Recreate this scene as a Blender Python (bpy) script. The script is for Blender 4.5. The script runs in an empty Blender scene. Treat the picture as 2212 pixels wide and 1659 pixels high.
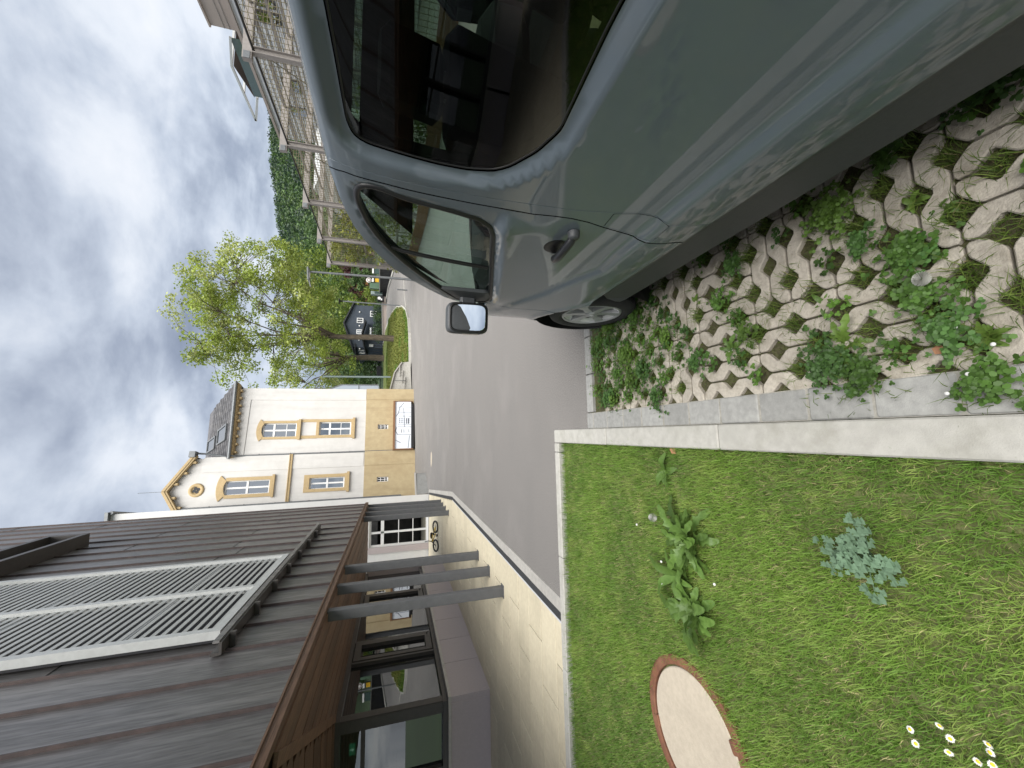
import bpy, bmesh, math, random
import numpy as np
from mathutils import Vector, Matrix
from mathutils.geometry import delaunay_2d_cdt
random.seed(7); rng = np.random.default_rng(7)
scene = bpy.context.scene
COL = scene.collection

# ------------------------------------------------------------------ camera
F_PX, PITCH, ROLL, YAW, EYE = 850.0, 0.28752, 0.014867, 0.129245, 1.6   # phone held sideways: world up = image left
def cam_axes():
    cp, sp = math.cos(PITCH), math.sin(PITCH)
    ri = np.array([1., 0, 0]); up = np.array([0, sp, cp]); fw = np.array([0, cp, -sp])
    r2 = ri*math.cos(ROLL)+up*math.sin(ROLL); u2 = -ri*math.sin(ROLL)+up*math.cos(ROLL)
    c, s = math.cos(-YAW), math.sin(-YAW)
    Z = np.array([[c, -s, 0], [s, c, 0], [0, 0, 1]])
    return Z@r2, Z@u2, Z@fw
RI, UP, FW = cam_axes()
EYEP = np.array([0, 0, EYE])
cam = bpy.data.cameras.new('camera'); camo = bpy.data.objects.new('camera', cam); COL.objects.link(camo)
cam.sensor_fit = 'HORIZONTAL'; cam.sensor_width = 36; cam.lens = F_PX/2212*36; cam.clip_end = 5000; cam.clip_start = .02
m = Matrix.Identity(4)
for i in range(3):
    m[i][0] = -UP[i]; m[i][1] = RI[i]; m[i][2] = -FW[i]; m[i][3] = EYEP[i]
camo.matrix_world = m
scene.camera = camo

# ------------------------------------------------------------------ sky, sun, exposure
SUN_EL, SUN_ROT = math.radians(55), math.radians(172)
def make_world():
    w = bpy.data.worlds.new('World'); scene.world = w; w.use_nodes = True
    nt = w.node_tree; N = nt.nodes; L = nt.links; N.clear()
    out = N.new('ShaderNodeOutputWorld')
    sky = N.new('ShaderNodeTexSky'); sky.sky_type = 'NISHITA'; sky.sun_disc = False
    sky.sun_elevation = SUN_EL; sky.sun_rotation = SUN_ROT
    b1 = N.new('ShaderNodeBackground'); b1.inputs[1].default_value = .09; L.new(sky.outputs[0], b1.inputs[0])
    tc = N.new('ShaderNodeTexCoord'); sep = N.new('ShaderNodeSeparateXYZ'); L.new(tc.outputs['Generated'], sep.inputs[0])
    def math_(op, a, b=None, c=None):
        n = N.new('ShaderNodeMath'); n.operation = op
        for i, v in enumerate((a, b, c)):
            if v is None: continue
            if isinstance(v, (int, float)): n.inputs[i].default_value = v
            else: L.new(v, n.inputs[i])
        return n.outputs[0]
    zc = math_('ADD', math_('MAXIMUM', sep.outputs[2], 0.0), .22)
    cx = math_('DIVIDE', sep.outputs[0], zc); cy = math_('DIVIDE', sep.outputs[1], zc)
    cmb = N.new('ShaderNodeCombineXYZ'); L.new(cx, cmb.inputs[0]); L.new(cy, cmb.inputs[1])
    def noise(scale, det, rough, dist, off):
        mp = N.new('ShaderNodeMapping'); mp.inputs['Location'].default_value = (off, off*.7, off*.3); L.new(cmb.outputs[0], mp.inputs[0])
        n = N.new('ShaderNodeTexNoise'); n.inputs['Scale'].default_value = scale; n.inputs['Detail'].default_value = det
        n.inputs['Roughness'].default_value = rough; n.inputs['Distortion'].default_value = dist; L.new(mp.outputs[0], n.inputs['Vector'])
        return n.outputs[0]
    n1 = noise(1.15, 9, .52, .25, 3.1); n2 = noise(3.2, 8, .55, .3, 9.7)
    mix = math_('ADD', math_('MULTIPLY', n1, .68), math_('MULTIPLY', n2, .32))
    rp = N.new('ShaderNodeValToRGB'); L.new(mix, rp.inputs[0])
    e = rp.color_ramp.elements
    e[0].position = .37; e[0].color = (.22, .25, .32, 1)
    e[1].position = .65; e[1].color = (.95, .955, .97, 1)
    a = e.new(.44); a.color = (.36, .40, .48, 1)
    a = e.new(.50); a.color = (.58, .63, .71, 1)
    a = e.new(.56); a.color = (.80, .835, .885, 1)
    b2 = N.new('ShaderNodeBackground'); b2.inputs[1].default_value = .212; L.new(rp.outputs[0], b2.inputs[0])
    mx = N.new('ShaderNodeMixShader'); mx.inputs[0].default_value = .93
    L.new(b1.outputs[0], mx.inputs[1]); L.new(b2.outputs[0], mx.inputs[2]); L.new(mx.outputs[0], out.inputs[0])
make_world()
sl = bpy.data.lights.new('sun', 'SUN'); sl.energy = 1.5; sl.angle = math.radians(60); sl.color = (1, .97, .92)
so = bpy.data.objects.new('sun', sl); COL.objects.link(so)
so.rotation_euler = Vector((math.cos(SUN_EL)*math.sin(SUN_ROT), math.cos(SUN_EL)*math.cos(SUN_ROT), math.sin(SUN_EL))).to_track_quat('Z', 'Y').to_euler()
scene.view_settings.view_transform = 'Standard'; scene.view_settings.look = 'None'
scene.view_settings.exposure = 2.3; scene.view_settings.gamma = 1.0
scene.cycles.use_denoising = True
scene.cycles.max_bounces = 8; scene.cycles.transparent_max_bounces = 16

# ------------------------------------------------------------------ pixel helpers (photo at 2212 px wide) -> direction
def ray(px, py):
    U, V = 1659-py, px
    return (U-829.5)/F_PX*RI-(V-1106)/F_PX*UP+FW
def at_z(px, py, z=0.): d = ray(px, py); return EYEP+d*(z-EYE)/d[2]
def at_y(px, py, y): d = ray(px, py); return EYEP+d*y/d[1]
def at_x(px, py, x): d = ray(px, py); return EYEP+d*x/d[0]
TY = [-50, 20, 27, 35, 60, 64, 90, 140, 5000]; TZ = [0, 0, .46, .75, 3.2, 3.8, 6.0, 11.0, 11.0]
def T(x, y): return float(np.interp(y, TY, TZ))
def on_ground(px, py, lift=0.):
    d = ray(px, py); d = d/np.linalg.norm(d); t0 = .5
    for k in range(4000):
        P = EYEP+d*t0
        if P[2] <= T(P[0], P[1])+lift: break
        t0 += .05
    return P

# ------------------------------------------------------------------ materials
MATS = {}
def lin(c):   # sRGB 0-255 -> linear
    return tuple(((v/255)/12.92 if v/255 <= .04045 else ((v/255+.055)/1.055)**2.4) for v in c)
def pm(name, c1, c2=None, c4=None, s4=3., a4=.5, st4=(1, 1, 1), rough=.7, scale=6., det=6., bump=0., bscale=None, metal=0., coat=0., spec=.5, stretch=(1, 1, 1), c3=None, s3=.7, a3=.5, objrand=0., rvar=.0, coord='pos', lo=.35, hi=.65, sheen=0, trans=0., cattr=None, crough=.03):
    """procedural Principled material: two noise-mixed colours, a large stain colour, relief"""
    if name in MATS: return MATS[name]
    M = bpy.data.materials.new(name); M.use_nodes = True; nt = M.node_tree; N = nt.nodes; L = nt.links
    p = N['Principled BSDF']
    p.inputs['Roughness'].default_value = rough; p.inputs['Metallic'].default_value = metal
    p.inputs['Specular IOR Level'].default_value = spec
    if coat: p.inputs['Coat Weight'].default_value = coat; p.inputs['Coat Roughness'].default_value = crough
    if coord == 'pos': src = N.new('ShaderNodeNewGeometry').outputs['Position']
    else: src = N.new('ShaderNodeTexCoord').outputs['Object']
    mp = N.new('ShaderNodeMapping'); mp.inputs['Scale'].default_value = stretch; L.new(src, mp.inputs[0])
    def noise(s, d=det, vec=mp.outputs[0]):
        n = N.new('ShaderNodeTexNoise'); n.inputs['Scale'].default_value = s; n.inputs['Detail'].default_value = d; n.inputs['Roughness'].default_value = .6
        L.new(vec, n.inputs['Vector']); return n.outputs[0]
    def ramp(f, a, b):
        r = N.new('ShaderNodeMapRange'); r.inputs['From Min'].default_value = a; r.inputs['From Max'].default_value = b; L.new(f, r.inputs[0]); return r.outputs[0]
    def mixc(f, a, b, blend='MIX'):
        x = N.new('ShaderNodeMix'); x.data_type = 'RGBA'; x.blend_type = blend
        if isinstance(f, float): x.inputs[0].default_value = f
        else: L.new(f, x.inputs[0])
        for k, v in ((6, a), (7, b)):
            if isinstance(v, tuple): x.inputs[k].default_value = (*v[:3], 1)
            else: L.new(v, x.inputs[k])
        return x.outputs[2]
    col = c1
    if cattr:
        at = N.new('ShaderNodeAttribute'); at.attribute_name = cattr; col = at.outputs['Color']
    if c2 is not None:
        n1 = noise(scale)
        col = mixc(ramp(n1, lo, hi), col, c2)
    if c3 is not None:
        f = ramp(noise(s3, 5), .5, .72)
        mu = N.new('ShaderNodeMath'); mu.operation = 'MULTIPLY'; L.new(f, mu.inputs[0]); mu.inputs[1].default_value = a3
        col = mixc(mu.outputs[0], col, c3)
    if c4 is not None:
        mp4 = N.new('ShaderNodeMapping'); mp4.inputs['Scale'].default_value = st4; L.new(src, mp4.inputs[0])
        f = ramp(noise(s4, 7, mp4.outputs[0]), .48, .70)
        mu = N.new('ShaderNodeMath'); mu.operation = 'MULTIPLY'; L.new(f, mu.inputs[0]); mu.inputs[1].default_value = a4
        col = mixc(mu.outputs[0], col, c4)
    if objrand:
        oi = N.new('ShaderNodeObjectInfo')
        r = N.new('ShaderNodeMapRange'); r.inputs['To Min'].default_value = 1-objrand; r.inputs['To Max'].default_value = 1+objrand; L.new(oi.outputs['Random'], r.inputs[0])
        hs = N.new('ShaderNodeHueSaturation'); L.new(r.outputs[0], hs.inputs['Value'])
        if isinstance(col, tuple): hs.inputs['Color'].default_value = (*col[:3], 1)
        else: L.new(col, hs.inputs['Color'])
        col = hs.outputs[0]
    if isinstance(col, tuple): p.inputs['Base Color'].default_value = (*col[:3], 1)
    else: L.new(col, p.inputs['Base Color'])
    if rvar:
        r = N.new('ShaderNodeMapRange'); r.inputs['To Min'].default_value = rough-rvar; r.inputs['To Max'].default_value = rough+rvar; L.new(noise(scale*.7), r.inputs[0]); L.new(r.outputs[0], p.inputs['Roughness'])
    if bump:
        b = N.new('ShaderNodeBump'); b.inputs['Strength'].default_value = 1.0; b.inputs['Distance'].default_value = bump
        L.new(noise(bscale or scale*4, 8), b.inputs['Height']); L.new(b.outputs[0], p.inputs['Normal'])
    if trans:
        tr = N.new('ShaderNodeBsdfTranslucent'); mx = N.new('ShaderNodeMixShader'); mx.inputs[0].default_value = trans
        if isinstance(col, tuple): tr.inputs[0].default_value = (*col[:3], 1)
        else: L.new(col, tr.inputs[0])
        L.new(p.outputs[0], mx.inputs[1]); L.new(tr.outputs[0], mx.inputs[2]); L.new(mx.outputs[0], N['Material Output'].inputs[0])
    MATS[name] = M; return M
def glassmat(name, tint, ior=1.5, rough=0.0, boost=0.):
    if name in MATS: return MATS[name]
    M = bpy.data.materials.new(name); M.use_nodes = True; nt = M.node_tree; N = nt.nodes; L = nt.links; N.clear()
    o = N.new('ShaderNodeOutputMaterial'); t = N.new('ShaderNodeBsdfTransparent'); t.inputs[0].default_value = (*tint, 1)
    g = N.new('ShaderNodeBsdfGlossy'); g.inputs['Roughness'].default_value = rough; g.inputs[0].default_value = (.96, .98, 1, 1)
    fr = N.new('ShaderNodeFresnel'); ge = N.new('ShaderNodeNewGeometry'); mr = N.new('ShaderNodeMapRange'); mr.inputs['To Min'].default_value = ior; mr.inputs['To Max'].default_value = 1/ior; L.new(ge.outputs['Backfacing'], mr.inputs[0]); L.new(mr.outputs[0], fr.inputs[0]); mx = N.new('ShaderNodeMixShader')
    ad = N.new('ShaderNodeMath'); ad.operation = 'ADD'; ad.use_clamp = True; L.new(fr.outputs[0], ad.inputs[0]); ad.inputs[1].default_value = boost
    L.new(ad.outputs[0], mx.inputs[0]); L.new(t.outputs[0], mx.inputs[1]); L.new(g.outputs[0], mx.inputs[2]); L.new(mx.outputs[0], o.inputs[0])
    MATS[name] = M; return M
def emis(name, c, s):
    M = bpy.data.materials.new(name); M.use_nodes = True; p = M.node_tree.nodes['Principled BSDF']
    p.inputs['Base Color'].default_value = (*c, 1); p.inputs['Emission Color'].default_value = (*c, 1); p.inputs['Emission Strength'].default_value = s; return M

m_asph = pm('asphalt', (.11, .104, .098), (.25, .236, .224), rough=.9, scale=95, det=5, bump=.0012, bscale=190, c3=(.25, .236, .224), s3=.5, a3=.5, c4=(.13, .126, .122), s4=1.1, a4=.22, st4=(.5, 1.3, 1))
m_soil = pm('soil', (.09, .085, .04), (.05, .045, .022), rough=1, scale=45, bump=.012, bscale=70, c3=(.075, .09, .025), s3=9, a3=.85)
m_lawnsoil = pm('lawn_soil', (.16, .17, .065), (.09, .11, .035), rough=1, scale=30, bump=.01, bscale=60)
m_kerb = pm('kerb_concrete', (.44, .43, .395), (.375, .365, .335), rough=.85, scale=22, bump=.0015, bscale=240, c3=(.36, .355, .32), s3=3.2, a3=.6, objrand=.05, c4=(.24, .235, .19), s4=9, a4=.4)
m_gutter = pm('gutter_stone', (.33, .33, .315), (.26, .26, .25), rough=.85, scale=30, bump=.0015, bscale=220, c3=(.2, .2, .19), s3=4, a3=.5, objrand=.1)
m_paver = pm('paver_concrete', (.48, .44, .375), (.38, .345, .295), rough=.95, scale=60, bump=.0035, bscale=150, c3=(.25, .22, .17), s3=5, a3=.6, objrand=.10, c4=(.16, .14, .10), s4=16, a4=.5)
m_slab = pm('terrace_stone', (.60, .54, .40), (.54, .48, .35), rough=.75, scale=18, bump=.0008, bscale=200, c3=(.43, .385, .28), s3=1.6, a3=.5, objrand=.06, c4=(.36, .315, .225), s4=5, a4=.22, st4=(1, .3, 1))
m_black = pm('black_gravel', (.02, .021, .024), (.045, .047, .05), rough=.85, scale=130, bump=.006, bscale=140)
m_edge = pm('kerb_grey', (.42, .40, .37), (.33, .32, .295), rough=.9, scale=25, bump=.0015, bscale=180, c3=(.27, .26, .24), s3=2, a3=.5, objrand=.07)
m_clad = pm('weathered_metal', (.235, .226, .224), (.135, .129, .128), rough=.42, scale=5, det=9, metal=.55, stretch=(1, 9, .8), bump=.0006, bscale=14, c3=(.34, .325, .32), s3=.9, a3=.7, objrand=.14, rvar=.1)
m_seam = pm('seam_copper', (.105, .078, .073), (.07, .055, .053), rough=.5, scale=9, metal=.4)
m_wood = pm('dark_timber', (.17, .098, .06), (.09, .05, .03), rough=.6, scale=5, det=8, stretch=(14, 1, 14), bump=.001, bscale=40, objrand=.25)
m_woodx = pm('dark_timber_cross', (.17, .098, .06), (.09, .05, .03), rough=.6, scale=5, det=8, stretch=(1, 14, 14), bump=.001, bscale=40, objrand=.25)
m_post = pm('grey_steel_paint', (.105, .108, .112), (.088, .09, .094), rough=.5, scale=10, bump=.0003, bscale=90)
m_lou = pm('light_aluminium', (.54, .55, .54), (.48, .49, .48), rough=.45, scale=12, metal=.15, objrand=.04)
m_louback = pm('shutter_dark_back', (.02, .02, .024), rough=.8)
m_mauve = pm('mauve_panel', (.47, .41, .405), (.44, .383, .378), rough=.6, scale=30, objrand=.03)
m_frame = pm('bronze_frame', (.062, .055, .05), (.05, .045, .042), rough=.45, scale=14)
m_sillstrip = pm('sill_metal', (.5, .47, .42), (.43, .40, .36), rough=.5, scale=12)
m_win = glassmat('shop_glass', (.22, .25, .235), ior=1.65, boost=.1)
m_pane = glassmat('window_glass', (.10, .12, .14), ior=1.6, boost=.30)
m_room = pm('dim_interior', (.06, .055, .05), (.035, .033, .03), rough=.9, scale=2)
m_blind = pm('roller_blind', (.42, .42, .43), (.38, .38, .39), rough=.9, scale=20)
m_white = pm('white_render', (.60, .585, .56), (.56, .545, .52), rough=.9, scale=3, bump=.0015, bscale=60, c3=(.48, .47, .445), s3=.35, a3=.45, c4=(.42, .41, .385), s4=1.2, a4=.35, st4=(2.5, 2.5, .25))
m_white2 = pm('white_render_bright', (.64, .635, .62), (.60, .595, .58), rough=.9, scale=3, bump=.001, bscale=60)
m_yellow = pm('ochre_render', (.45, .365, .22), (.40, .32, .19), rough=.9, scale=4, bump=.006, bscale=5, c3=(.34, .25, .135), s3=.6, a3=.5, c4=(.28, .21, .12), s4=1.5, a4=.4, st4=(2, 2, .4))
m_tan = pm('tan_sandstone', (.46, .345, .185), (.40, .295, .155), rough=.8, scale=9, bump=.001, bscale=60)
m_wfr = pm('white_frame', (.76, .76, .75), (.72, .72, .71), rough=.45, scale=10)
m_slate = pm('slate', (.085, .082, .085), (.05, .05, .054), rough=.75, scale=9, bump=.003, bscale=30, c3=(.13, .125, .12), s3=3, a3=.6, objrand=.3)
m_zinc = pm('zinc', (.19, .20, .205), (.145, .152, .158), rough=.5, scale=8, metal=.4)
m_paint = pm('van_paint', (.122, .152, .184), (.130, .160, .192), rough=.42, coat=.85, spec=.35, scale=2.5, c4=(.15, .165, .178), s4=7, a4=.3)
m_dplast = pm('dark_plastic', (.058, .062, .068), (.048, .052, .057), rough=.5, scale=90, bump=.0002, bscale=900)
m_seal = pm('rubber_seal', (.012, .012, .013), rough=.42)
m_tyre = pm('tyre_rubber', (.022, .022, .023), (.03, .03, .031), rough=.75, scale=40)
m_rim = pm('silver_wheel', (.50, .51, .52), (.45, .46, .47), rough=.35, metal=.3, scale=20)
m_rimlite = pm('machined_silver', (.72, .73, .74), rough=.3, metal=.35)
m_vglass = glassmat('van_front_glass', (.74, .84, .79), ior=1.5)
m_pglass = glassmat('van_privacy_glass', (.19, .25, .20), ior=1.5)
m_inter = pm('van_interior', (.012, .012, .013), (.02, .02, .021), rough=.8, scale=30)
m_mirror = pm('mirror_silver', (.85, .87, .88), rough=.015, metal=1)
m_lamp_o = pm('indicator_lens', (.55, .5, .45), rough=.2)
m_rust = pm('rusted_iron', (.20, .085, .045), (.115, .05, .03), rough=.85, scale=28, bump=.002, bscale=80, c3=(.28, .14, .08), s3=7, a3=.6)
m_mhc = pm('manhole_concrete', (.50, .44, .35), (.44, .385, .305), rough=.95, scale=40, bump=.002, bscale=160, c3=(.36, .31, .25), s3=4, a3=.5)
m_bark = pm('bark', (.115, .09, .062), (.06, .047, .034), rough=.95, scale=7, bump=.02, bscale=14, stretch=(1, 1, .35))
m_leafv = pm('leaf', (.1, .2, .03), rough=.55, cattr='tint', trans=.35)
m_grassv = pm('grass_blade', (.1, .2, .03), rough=.6, cattr='tint', trans=.3, spec=.3)
m_hillg = pm('hillside', (.045, .075, .03), (.03, .05, .022), rough=1, scale=.05)
m_trellis = pm('trellis_steel', (.275, .25, .235), (.225, .205, .19), rough=.7, scale=9)
m_wire = pm('trellis_wire', (.19, .165, .10), (.15, .13, .08), rough=.7, scale=9)
m_plank = pm('brown_planks', (.24, .125, .06), (.17, .085, .04), rough=.8, scale=7, stretch=(1, 1, 6))
m_dwall = pm('dark_stone_wall', (.075, .073, .072), (.045, .044, .045), rough=.95, scale=3, bump=.02, bscale=6)
m_blue = pm('slate_blue_boards', (.046, .060, .080), (.038, .050, .067), rough=.75, scale=2)
m_droof = pm('dark_roof', (.018, .02, .024), rough=.7)
m_lawnfar = pm('island_turf', (.085, .125, .022), (.13, .145, .035), rough=1, scale=1.1, det=10, bump=.05, bscale=25, lo=.3, hi=.7)
m_ltwhite = pm('far_white', (.55, .55, .55), (.49, .49, .5), rough=.8, scale=1)
m_beige = pm('beige_panel', (.36, .305, .27), (.33, .28, .25), rough=.8, scale=.7)
m_teal = pm('balcony_glass', (.055, .09, .08), rough=.15, coat=.6)
m_orange = pm('orange_plaster', (.55, .25, .10), (.48, .21, .09), rough=.9, scale=2)
m_redtile = pm('red_tile', (.22, .085, .045), (.16, .06, .035), rough=.9, scale=5)
m_print = pm('banner_white', (.74, .77, .82), (.70, .73, .79), rough=.6, scale=2)
m_ink = pm('banner_ink', (.30, .32, .36), (.22, .24, .28), rough=.7, scale=6)
m_inkd = pm('banner_ink_dark', (.07, .075, .085), rough=.7)
m_orng = pm('orange_plastic', (.75, .13, .02), rough=.5)
m_blk = pm('black_paint', (.012, .012, .013), rough=.5)
m_yel = pm('yellow_paint', (.75, .50, .03), rough=.4)
m_petal = pm('white_petal', (.78, .78, .76), rough=.7, trans=.2)
m_pollen = pm('yellow_centre', (.75, .52, .03), rough=.8)
m_fluff = pm('seed_fluff', (.62, .62, .58), rough=.9, trans=.4)
m_dryleaf = pm('dry_leaf', (.38, .20, .10), (.27, .13, .07), rough=.8, scale=60)
m_signy = pm('yellow_sign', (.70, .42, .02), rough=.5)
m_cabinet = pm('grey_green_cabinet', (.22, .27, .265), rough=.6)

# ------------------------------------------------------------------ mesh helpers
def link(o, parent=None):
    COL.objects.link(o)
    if parent is not None: o.parent = parent
    return o
def tag(o, label=None, cat=None, group=None, kind=None):
    for k, v in (('label', label), ('category', cat), ('group', group), ('kind', kind)):
        if v: o[k] = v
    return o
def empty(name, loc, label, cat, group=None, rz=0):
    o = bpy.data.objects.new(name, None); o.location = loc; o.rotation_euler.z = rz; o.empty_display_size = .2
    link(o); bpy.context.view_layer.update() if False else None
    return tag(o, label, cat, group)
class MB:
    """collects shapes given in WORLD coordinates; build() makes one mesh object (local to its parent Empty)"""
    def __init__(s): s.v = []; s.f = []; s.sm = []
    def add(s, vs, fs, smooth=False):
        b = len(s.v); s.v.extend([tuple(map(float, p)) for p in vs]); s.f.extend([tuple(b+i for i in f) for f in fs]); s.sm.extend([smooth]*len(fs)); return s
    def box(s, a, b, ch=0.):
        x0, y0, z0 = [min(p, q) for p, q in zip(a, b)]; x1, y1, z1 = [max(p, q) for p, q in zip(a, b)]
        return s.obox(((x0+x1)/2, (y0+y1)/2, (z0+z1)/2), ((x1-x0)/2, (y1-y0)/2, (z1-z0)/2), ch=ch)
    def obox(s, c, h, ax=None, ch=0.):
        c = np.array(c, float); A = np.eye(3) if ax is None else np.array(ax, float)
        if ch <= 0:
            vs = [c+A.T@np.array([i*h[0], j*h[1], k*h[2]]) for i in (-1, 1) for j in (-1, 1) for k in (-1, 1)]
            return s.add(vs, [(0, 1, 3, 2), (4, 6, 7, 5), (0, 4, 5, 1), (2, 3, 7, 6), (0, 2, 6, 4), (1, 5, 7, 3)])
        # chamfer the four edges along local z and the top rim
        ch = min(ch, .45*min(h))
        def ring(inset, z):
            a, b = h[0]-inset, h[1]-inset
            return [(-a+ch, -b, z), (a-ch, -b, z), (a, -b+ch, z), (a, b-ch, z), (a-ch, b, z), (-a+ch, b, z), (-a, b-ch, z), (-a, -b+ch, z)]
        rs = [ring(ch, -h[2]), ring(0, -h[2]+ch), ring(0, h[2]-ch), ring(ch, h[2])]
        vs = [c+A.T@np.array(p) for r in rs for p in r]; fs = [tuple(range(7, -1, -1)), tuple(range(24, 32))]
        for k in range(3):
            for i in range(8):
                j = (i+1) % 8; fs.append((k*8+i, k*8+j, k*8+8+j, k*8+8+i))
        return s.add(vs, fs)
    def bar(s, p, q, w, h=None, up=(0, 0, 1)):
        """rectangular bar from p to q"""
        p = np.array(p, float); q = np.array(q, float); d = q-p; L = np.linalg.norm(d); d = d/L
        up = np.array(up, float)
        if abs(d@up) > .98: up = np.array([1., 0, 0])
        r = np.cross(d, up); r /= np.linalg.norm(r); u = np.cross(r, d)
        return s.obox((p+q)/2, (w/2, L/2, (h or w)/2), (r, d, u))
    def tube(s, pts, rad, n=8, cap=True, closed=False):
        pts = [np.array(p, float) for p in pts]; m_ = len(pts); rad = [rad]*m_ if np.isscalar(rad) else rad
        vs = []; fs = []; pr = None
        for i, p in enumerate(pts):
            if closed: d = pts[(i+1) % m_]-pts[i-1]
            else: d = pts[min(i+1, m_-1)]-pts[max(i-1, 0)]
            d = d/(np.linalg.norm(d)+1e-12)
            if pr is None:
                a = np.array([0, 0, 1.]) if abs(d[2]) < .9 else np.array([1., 0, 0])
                pr = np.cross(d, a)
            pr = pr-d*(pr@d); pr /= np.linalg.norm(pr); w = np.cross(d, pr)
            for k in range(n):
                t = 2*math.pi*k/n; vs.append(p+rad[i]*(math.cos(t)*pr+math.sin(t)*w))
        R_ = m_ if closed else m_-1
        for i in range(R_):
            for k in range(n):
                a, b = i*n+k, i*n+(k+1) % n; c, d2 = ((i+1) % m_)*n+(k+1) % n, ((i+1) % m_)*n+k
                fs.append((a, b, c, d2))
        s.add(vs, fs, True)
        if cap and not closed:
            s.add(vs[:n], [tuple(range(n-1, -1, -1))]); s.add(vs[-n:], [tuple(range(n))])
        return s
    def lathe(s, prof, c, axis, n=24, smooth=True, closed=False):
        """prof: (r, h) along axis"""
        ax = np.array(axis, float); ax /= np.linalg.norm(ax); a = np.array([0, 0, 1.]) if abs(ax[2]) < .9 else np.array([1., 0, 0])
        e1 = np.cross(a, ax); e1 /= np.linalg.norm(e1); e2 = np.cross(ax, e1); c = np.array(c, float)
        vs = [c+ax*h+r*(math.cos(2*math.pi*k/n)*e1+math.sin(2*math.pi*k/n)*e2) for r, h in prof for k in range(n)]
        fs = []; P_ = len(prof)
        for i in range(P_ if closed else P_-1):
            i2 = (i+1) % P_
            for k in range(n): fs.append((i*n+k, i*n+(k+1) % n, i2*n+(k+1) % n, i2*n+k))
        return s.add(vs, fs, smooth)
    def prism(s, poly, f0, f1):
        """poly: 2-D outline; f0/f1 map (u,v)->3-D for the two caps"""
        n = len(poly); vs = [f0(*p) for p in poly]+[f1(*p) for p in poly]
        fs = [tuple(range(n-1, -1, -1)), tuple(range(n, 2*n))]+[(i, (i+1) % n, n+(i+1) % n, n+i) for i in range(n)]
        return s.add(vs, fs)
    def build(s, name, mat, parent=None, **kw):
        off = np.array(parent.location) if (parent is not None and parent.type == 'EMPTY') else (np.array(parent['_o']) if parent is not None and '_o' in parent else np.zeros(3))
        me = bpy.data.meshes.new(name)
        V = np.array(s.v)-off if len(s.v) else np.zeros((0, 3))
        me.from_pydata(V.tolist(), [], s.f); me.polygons.foreach_set('use_smooth', s.sm)
        bm = bmesh.new(); bm.from_mesh(me); bmesh.ops.recalc_face_normals(bm, faces=bm.faces); bm.to_mesh(me); bm.free()
        me.materials.append(mat)
        o = bpy.data.objects.new(name, me); link(o, parent)
        if kw: tag(o, **kw)
        return o
def sub(parent_part, name, mb, mat):
    """child of a mesh part: the part's own origin is its thing's base, so use the thing's offset"""
    t = parent_part.parent
    off = np.array(t.location) if t is not None else np.zeros(3)
    parent_part['_o'] = [float(a) for a in off]
    o = mb.build(name, mat, parent_part); del parent_part['_o']; return o
def copyobj(o, name=None, parent=None, loc=None):
    c = o.copy(); COL.objects.link(c)
    if parent is not None: c.parent = parent
    if loc is not None: c.location = loc
    return c
def raw_mesh(name, V, Fq, mat, tint=None, parent=None, k=4):
    """fast mesh: V (n,3), Fq (m,k) index array, tint per-vertex colours"""
    me = bpy.data.meshes.new(name); V = np.asarray(V, np.float32); Fq = np.asarray(Fq, np.int32)
    me.vertices.add(len(V)); me.vertices.foreach_set('co', V.ravel())
    me.loops.add(Fq.size); me.loops.foreach_set('vertex_index', Fq.ravel())
    me.polygons.add(len(Fq)); me.polygons.foreach_set('loop_start', np.arange(0, Fq.size, k, dtype=np.int32)); me.polygons.foreach_set('loop_total', np.full(len(Fq), k, np.int32))
    if tint is not None:
        at = me.color_attributes.new('tint', 'FLOAT_COLOR', 'POINT'); c4 = np.ones((len(V), 4), np.float32); c4[:, :3] = tint; at.data.foreach_set('color', c4.ravel())
    me.update(calc_edges=True); me.validate(); me.materials.append(mat)
    o = bpy.data.objects.new(name, me); link(o, parent); return o
def inpoly(P, poly):
    P = np.asarray(P); x, y = P[:, 0], P[:, 1]; poly = np.asarray(poly); n = len(poly); ins = np.zeros(len(P), bool)
    for i in range(n):
        x1, y1 = poly[i]; x2, y2 = poly[(i+1) % n]
        c = ((y1 > y) != (y2 > y)); xx = (x2-x1)*(y-y1)/((y2-y1)+1e-15)+x1; ins ^= c & (x < xx)
    return ins
def polydist(P, poly, closed=True):
    P = np.asarray(P, float); poly = np.asarray(poly, float); n = len(poly); d = np.full(len(P), 1e9)
    for i in range(n if closed else n-1):
        a, b = poly[i], poly[(i+1) % n]; ab = b-a; t = np.clip(((P-a)@ab)/(ab@ab+1e-15), 0, 1); d = np.minimum(d, np.linalg.norm(P-(a+t[:, None]*ab), axis=1))
    return d
def resample(poly, step, closed=True):
    out = []; n = len(poly)
    for i in range(n if closed else n-1):
        a, b = np.array(poly[i], float), np.array(poly[(i+1) % n], float); k = max(1, int(round(np.linalg.norm(b-a)/step)))
        for j in range(k): out.append(tuple(a+(b-a)*j/k))
    if not closed: out.append(tuple(poly[-1]))
    return out
def rounded(poly, r, n=4):
    out = []; m_ = len(poly)
    for i in range(m_):
        p0, p, p1 = [np.array(poly[(i+k) % m_], float) for k in (-1, 0, 1)]
        a, b = p0-p, p1-p; la, lb = np.linalg.norm(a), np.linalg.norm(b); rr = min(r, .45*la, .45*lb); A, B = p+a/la*rr, p+b/lb*rr
        for k in range(n+1):
            t = k/n; out.append(tuple((1-t)**2*A+2*t*(1-t)*p+t*t*B))
    return out
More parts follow.
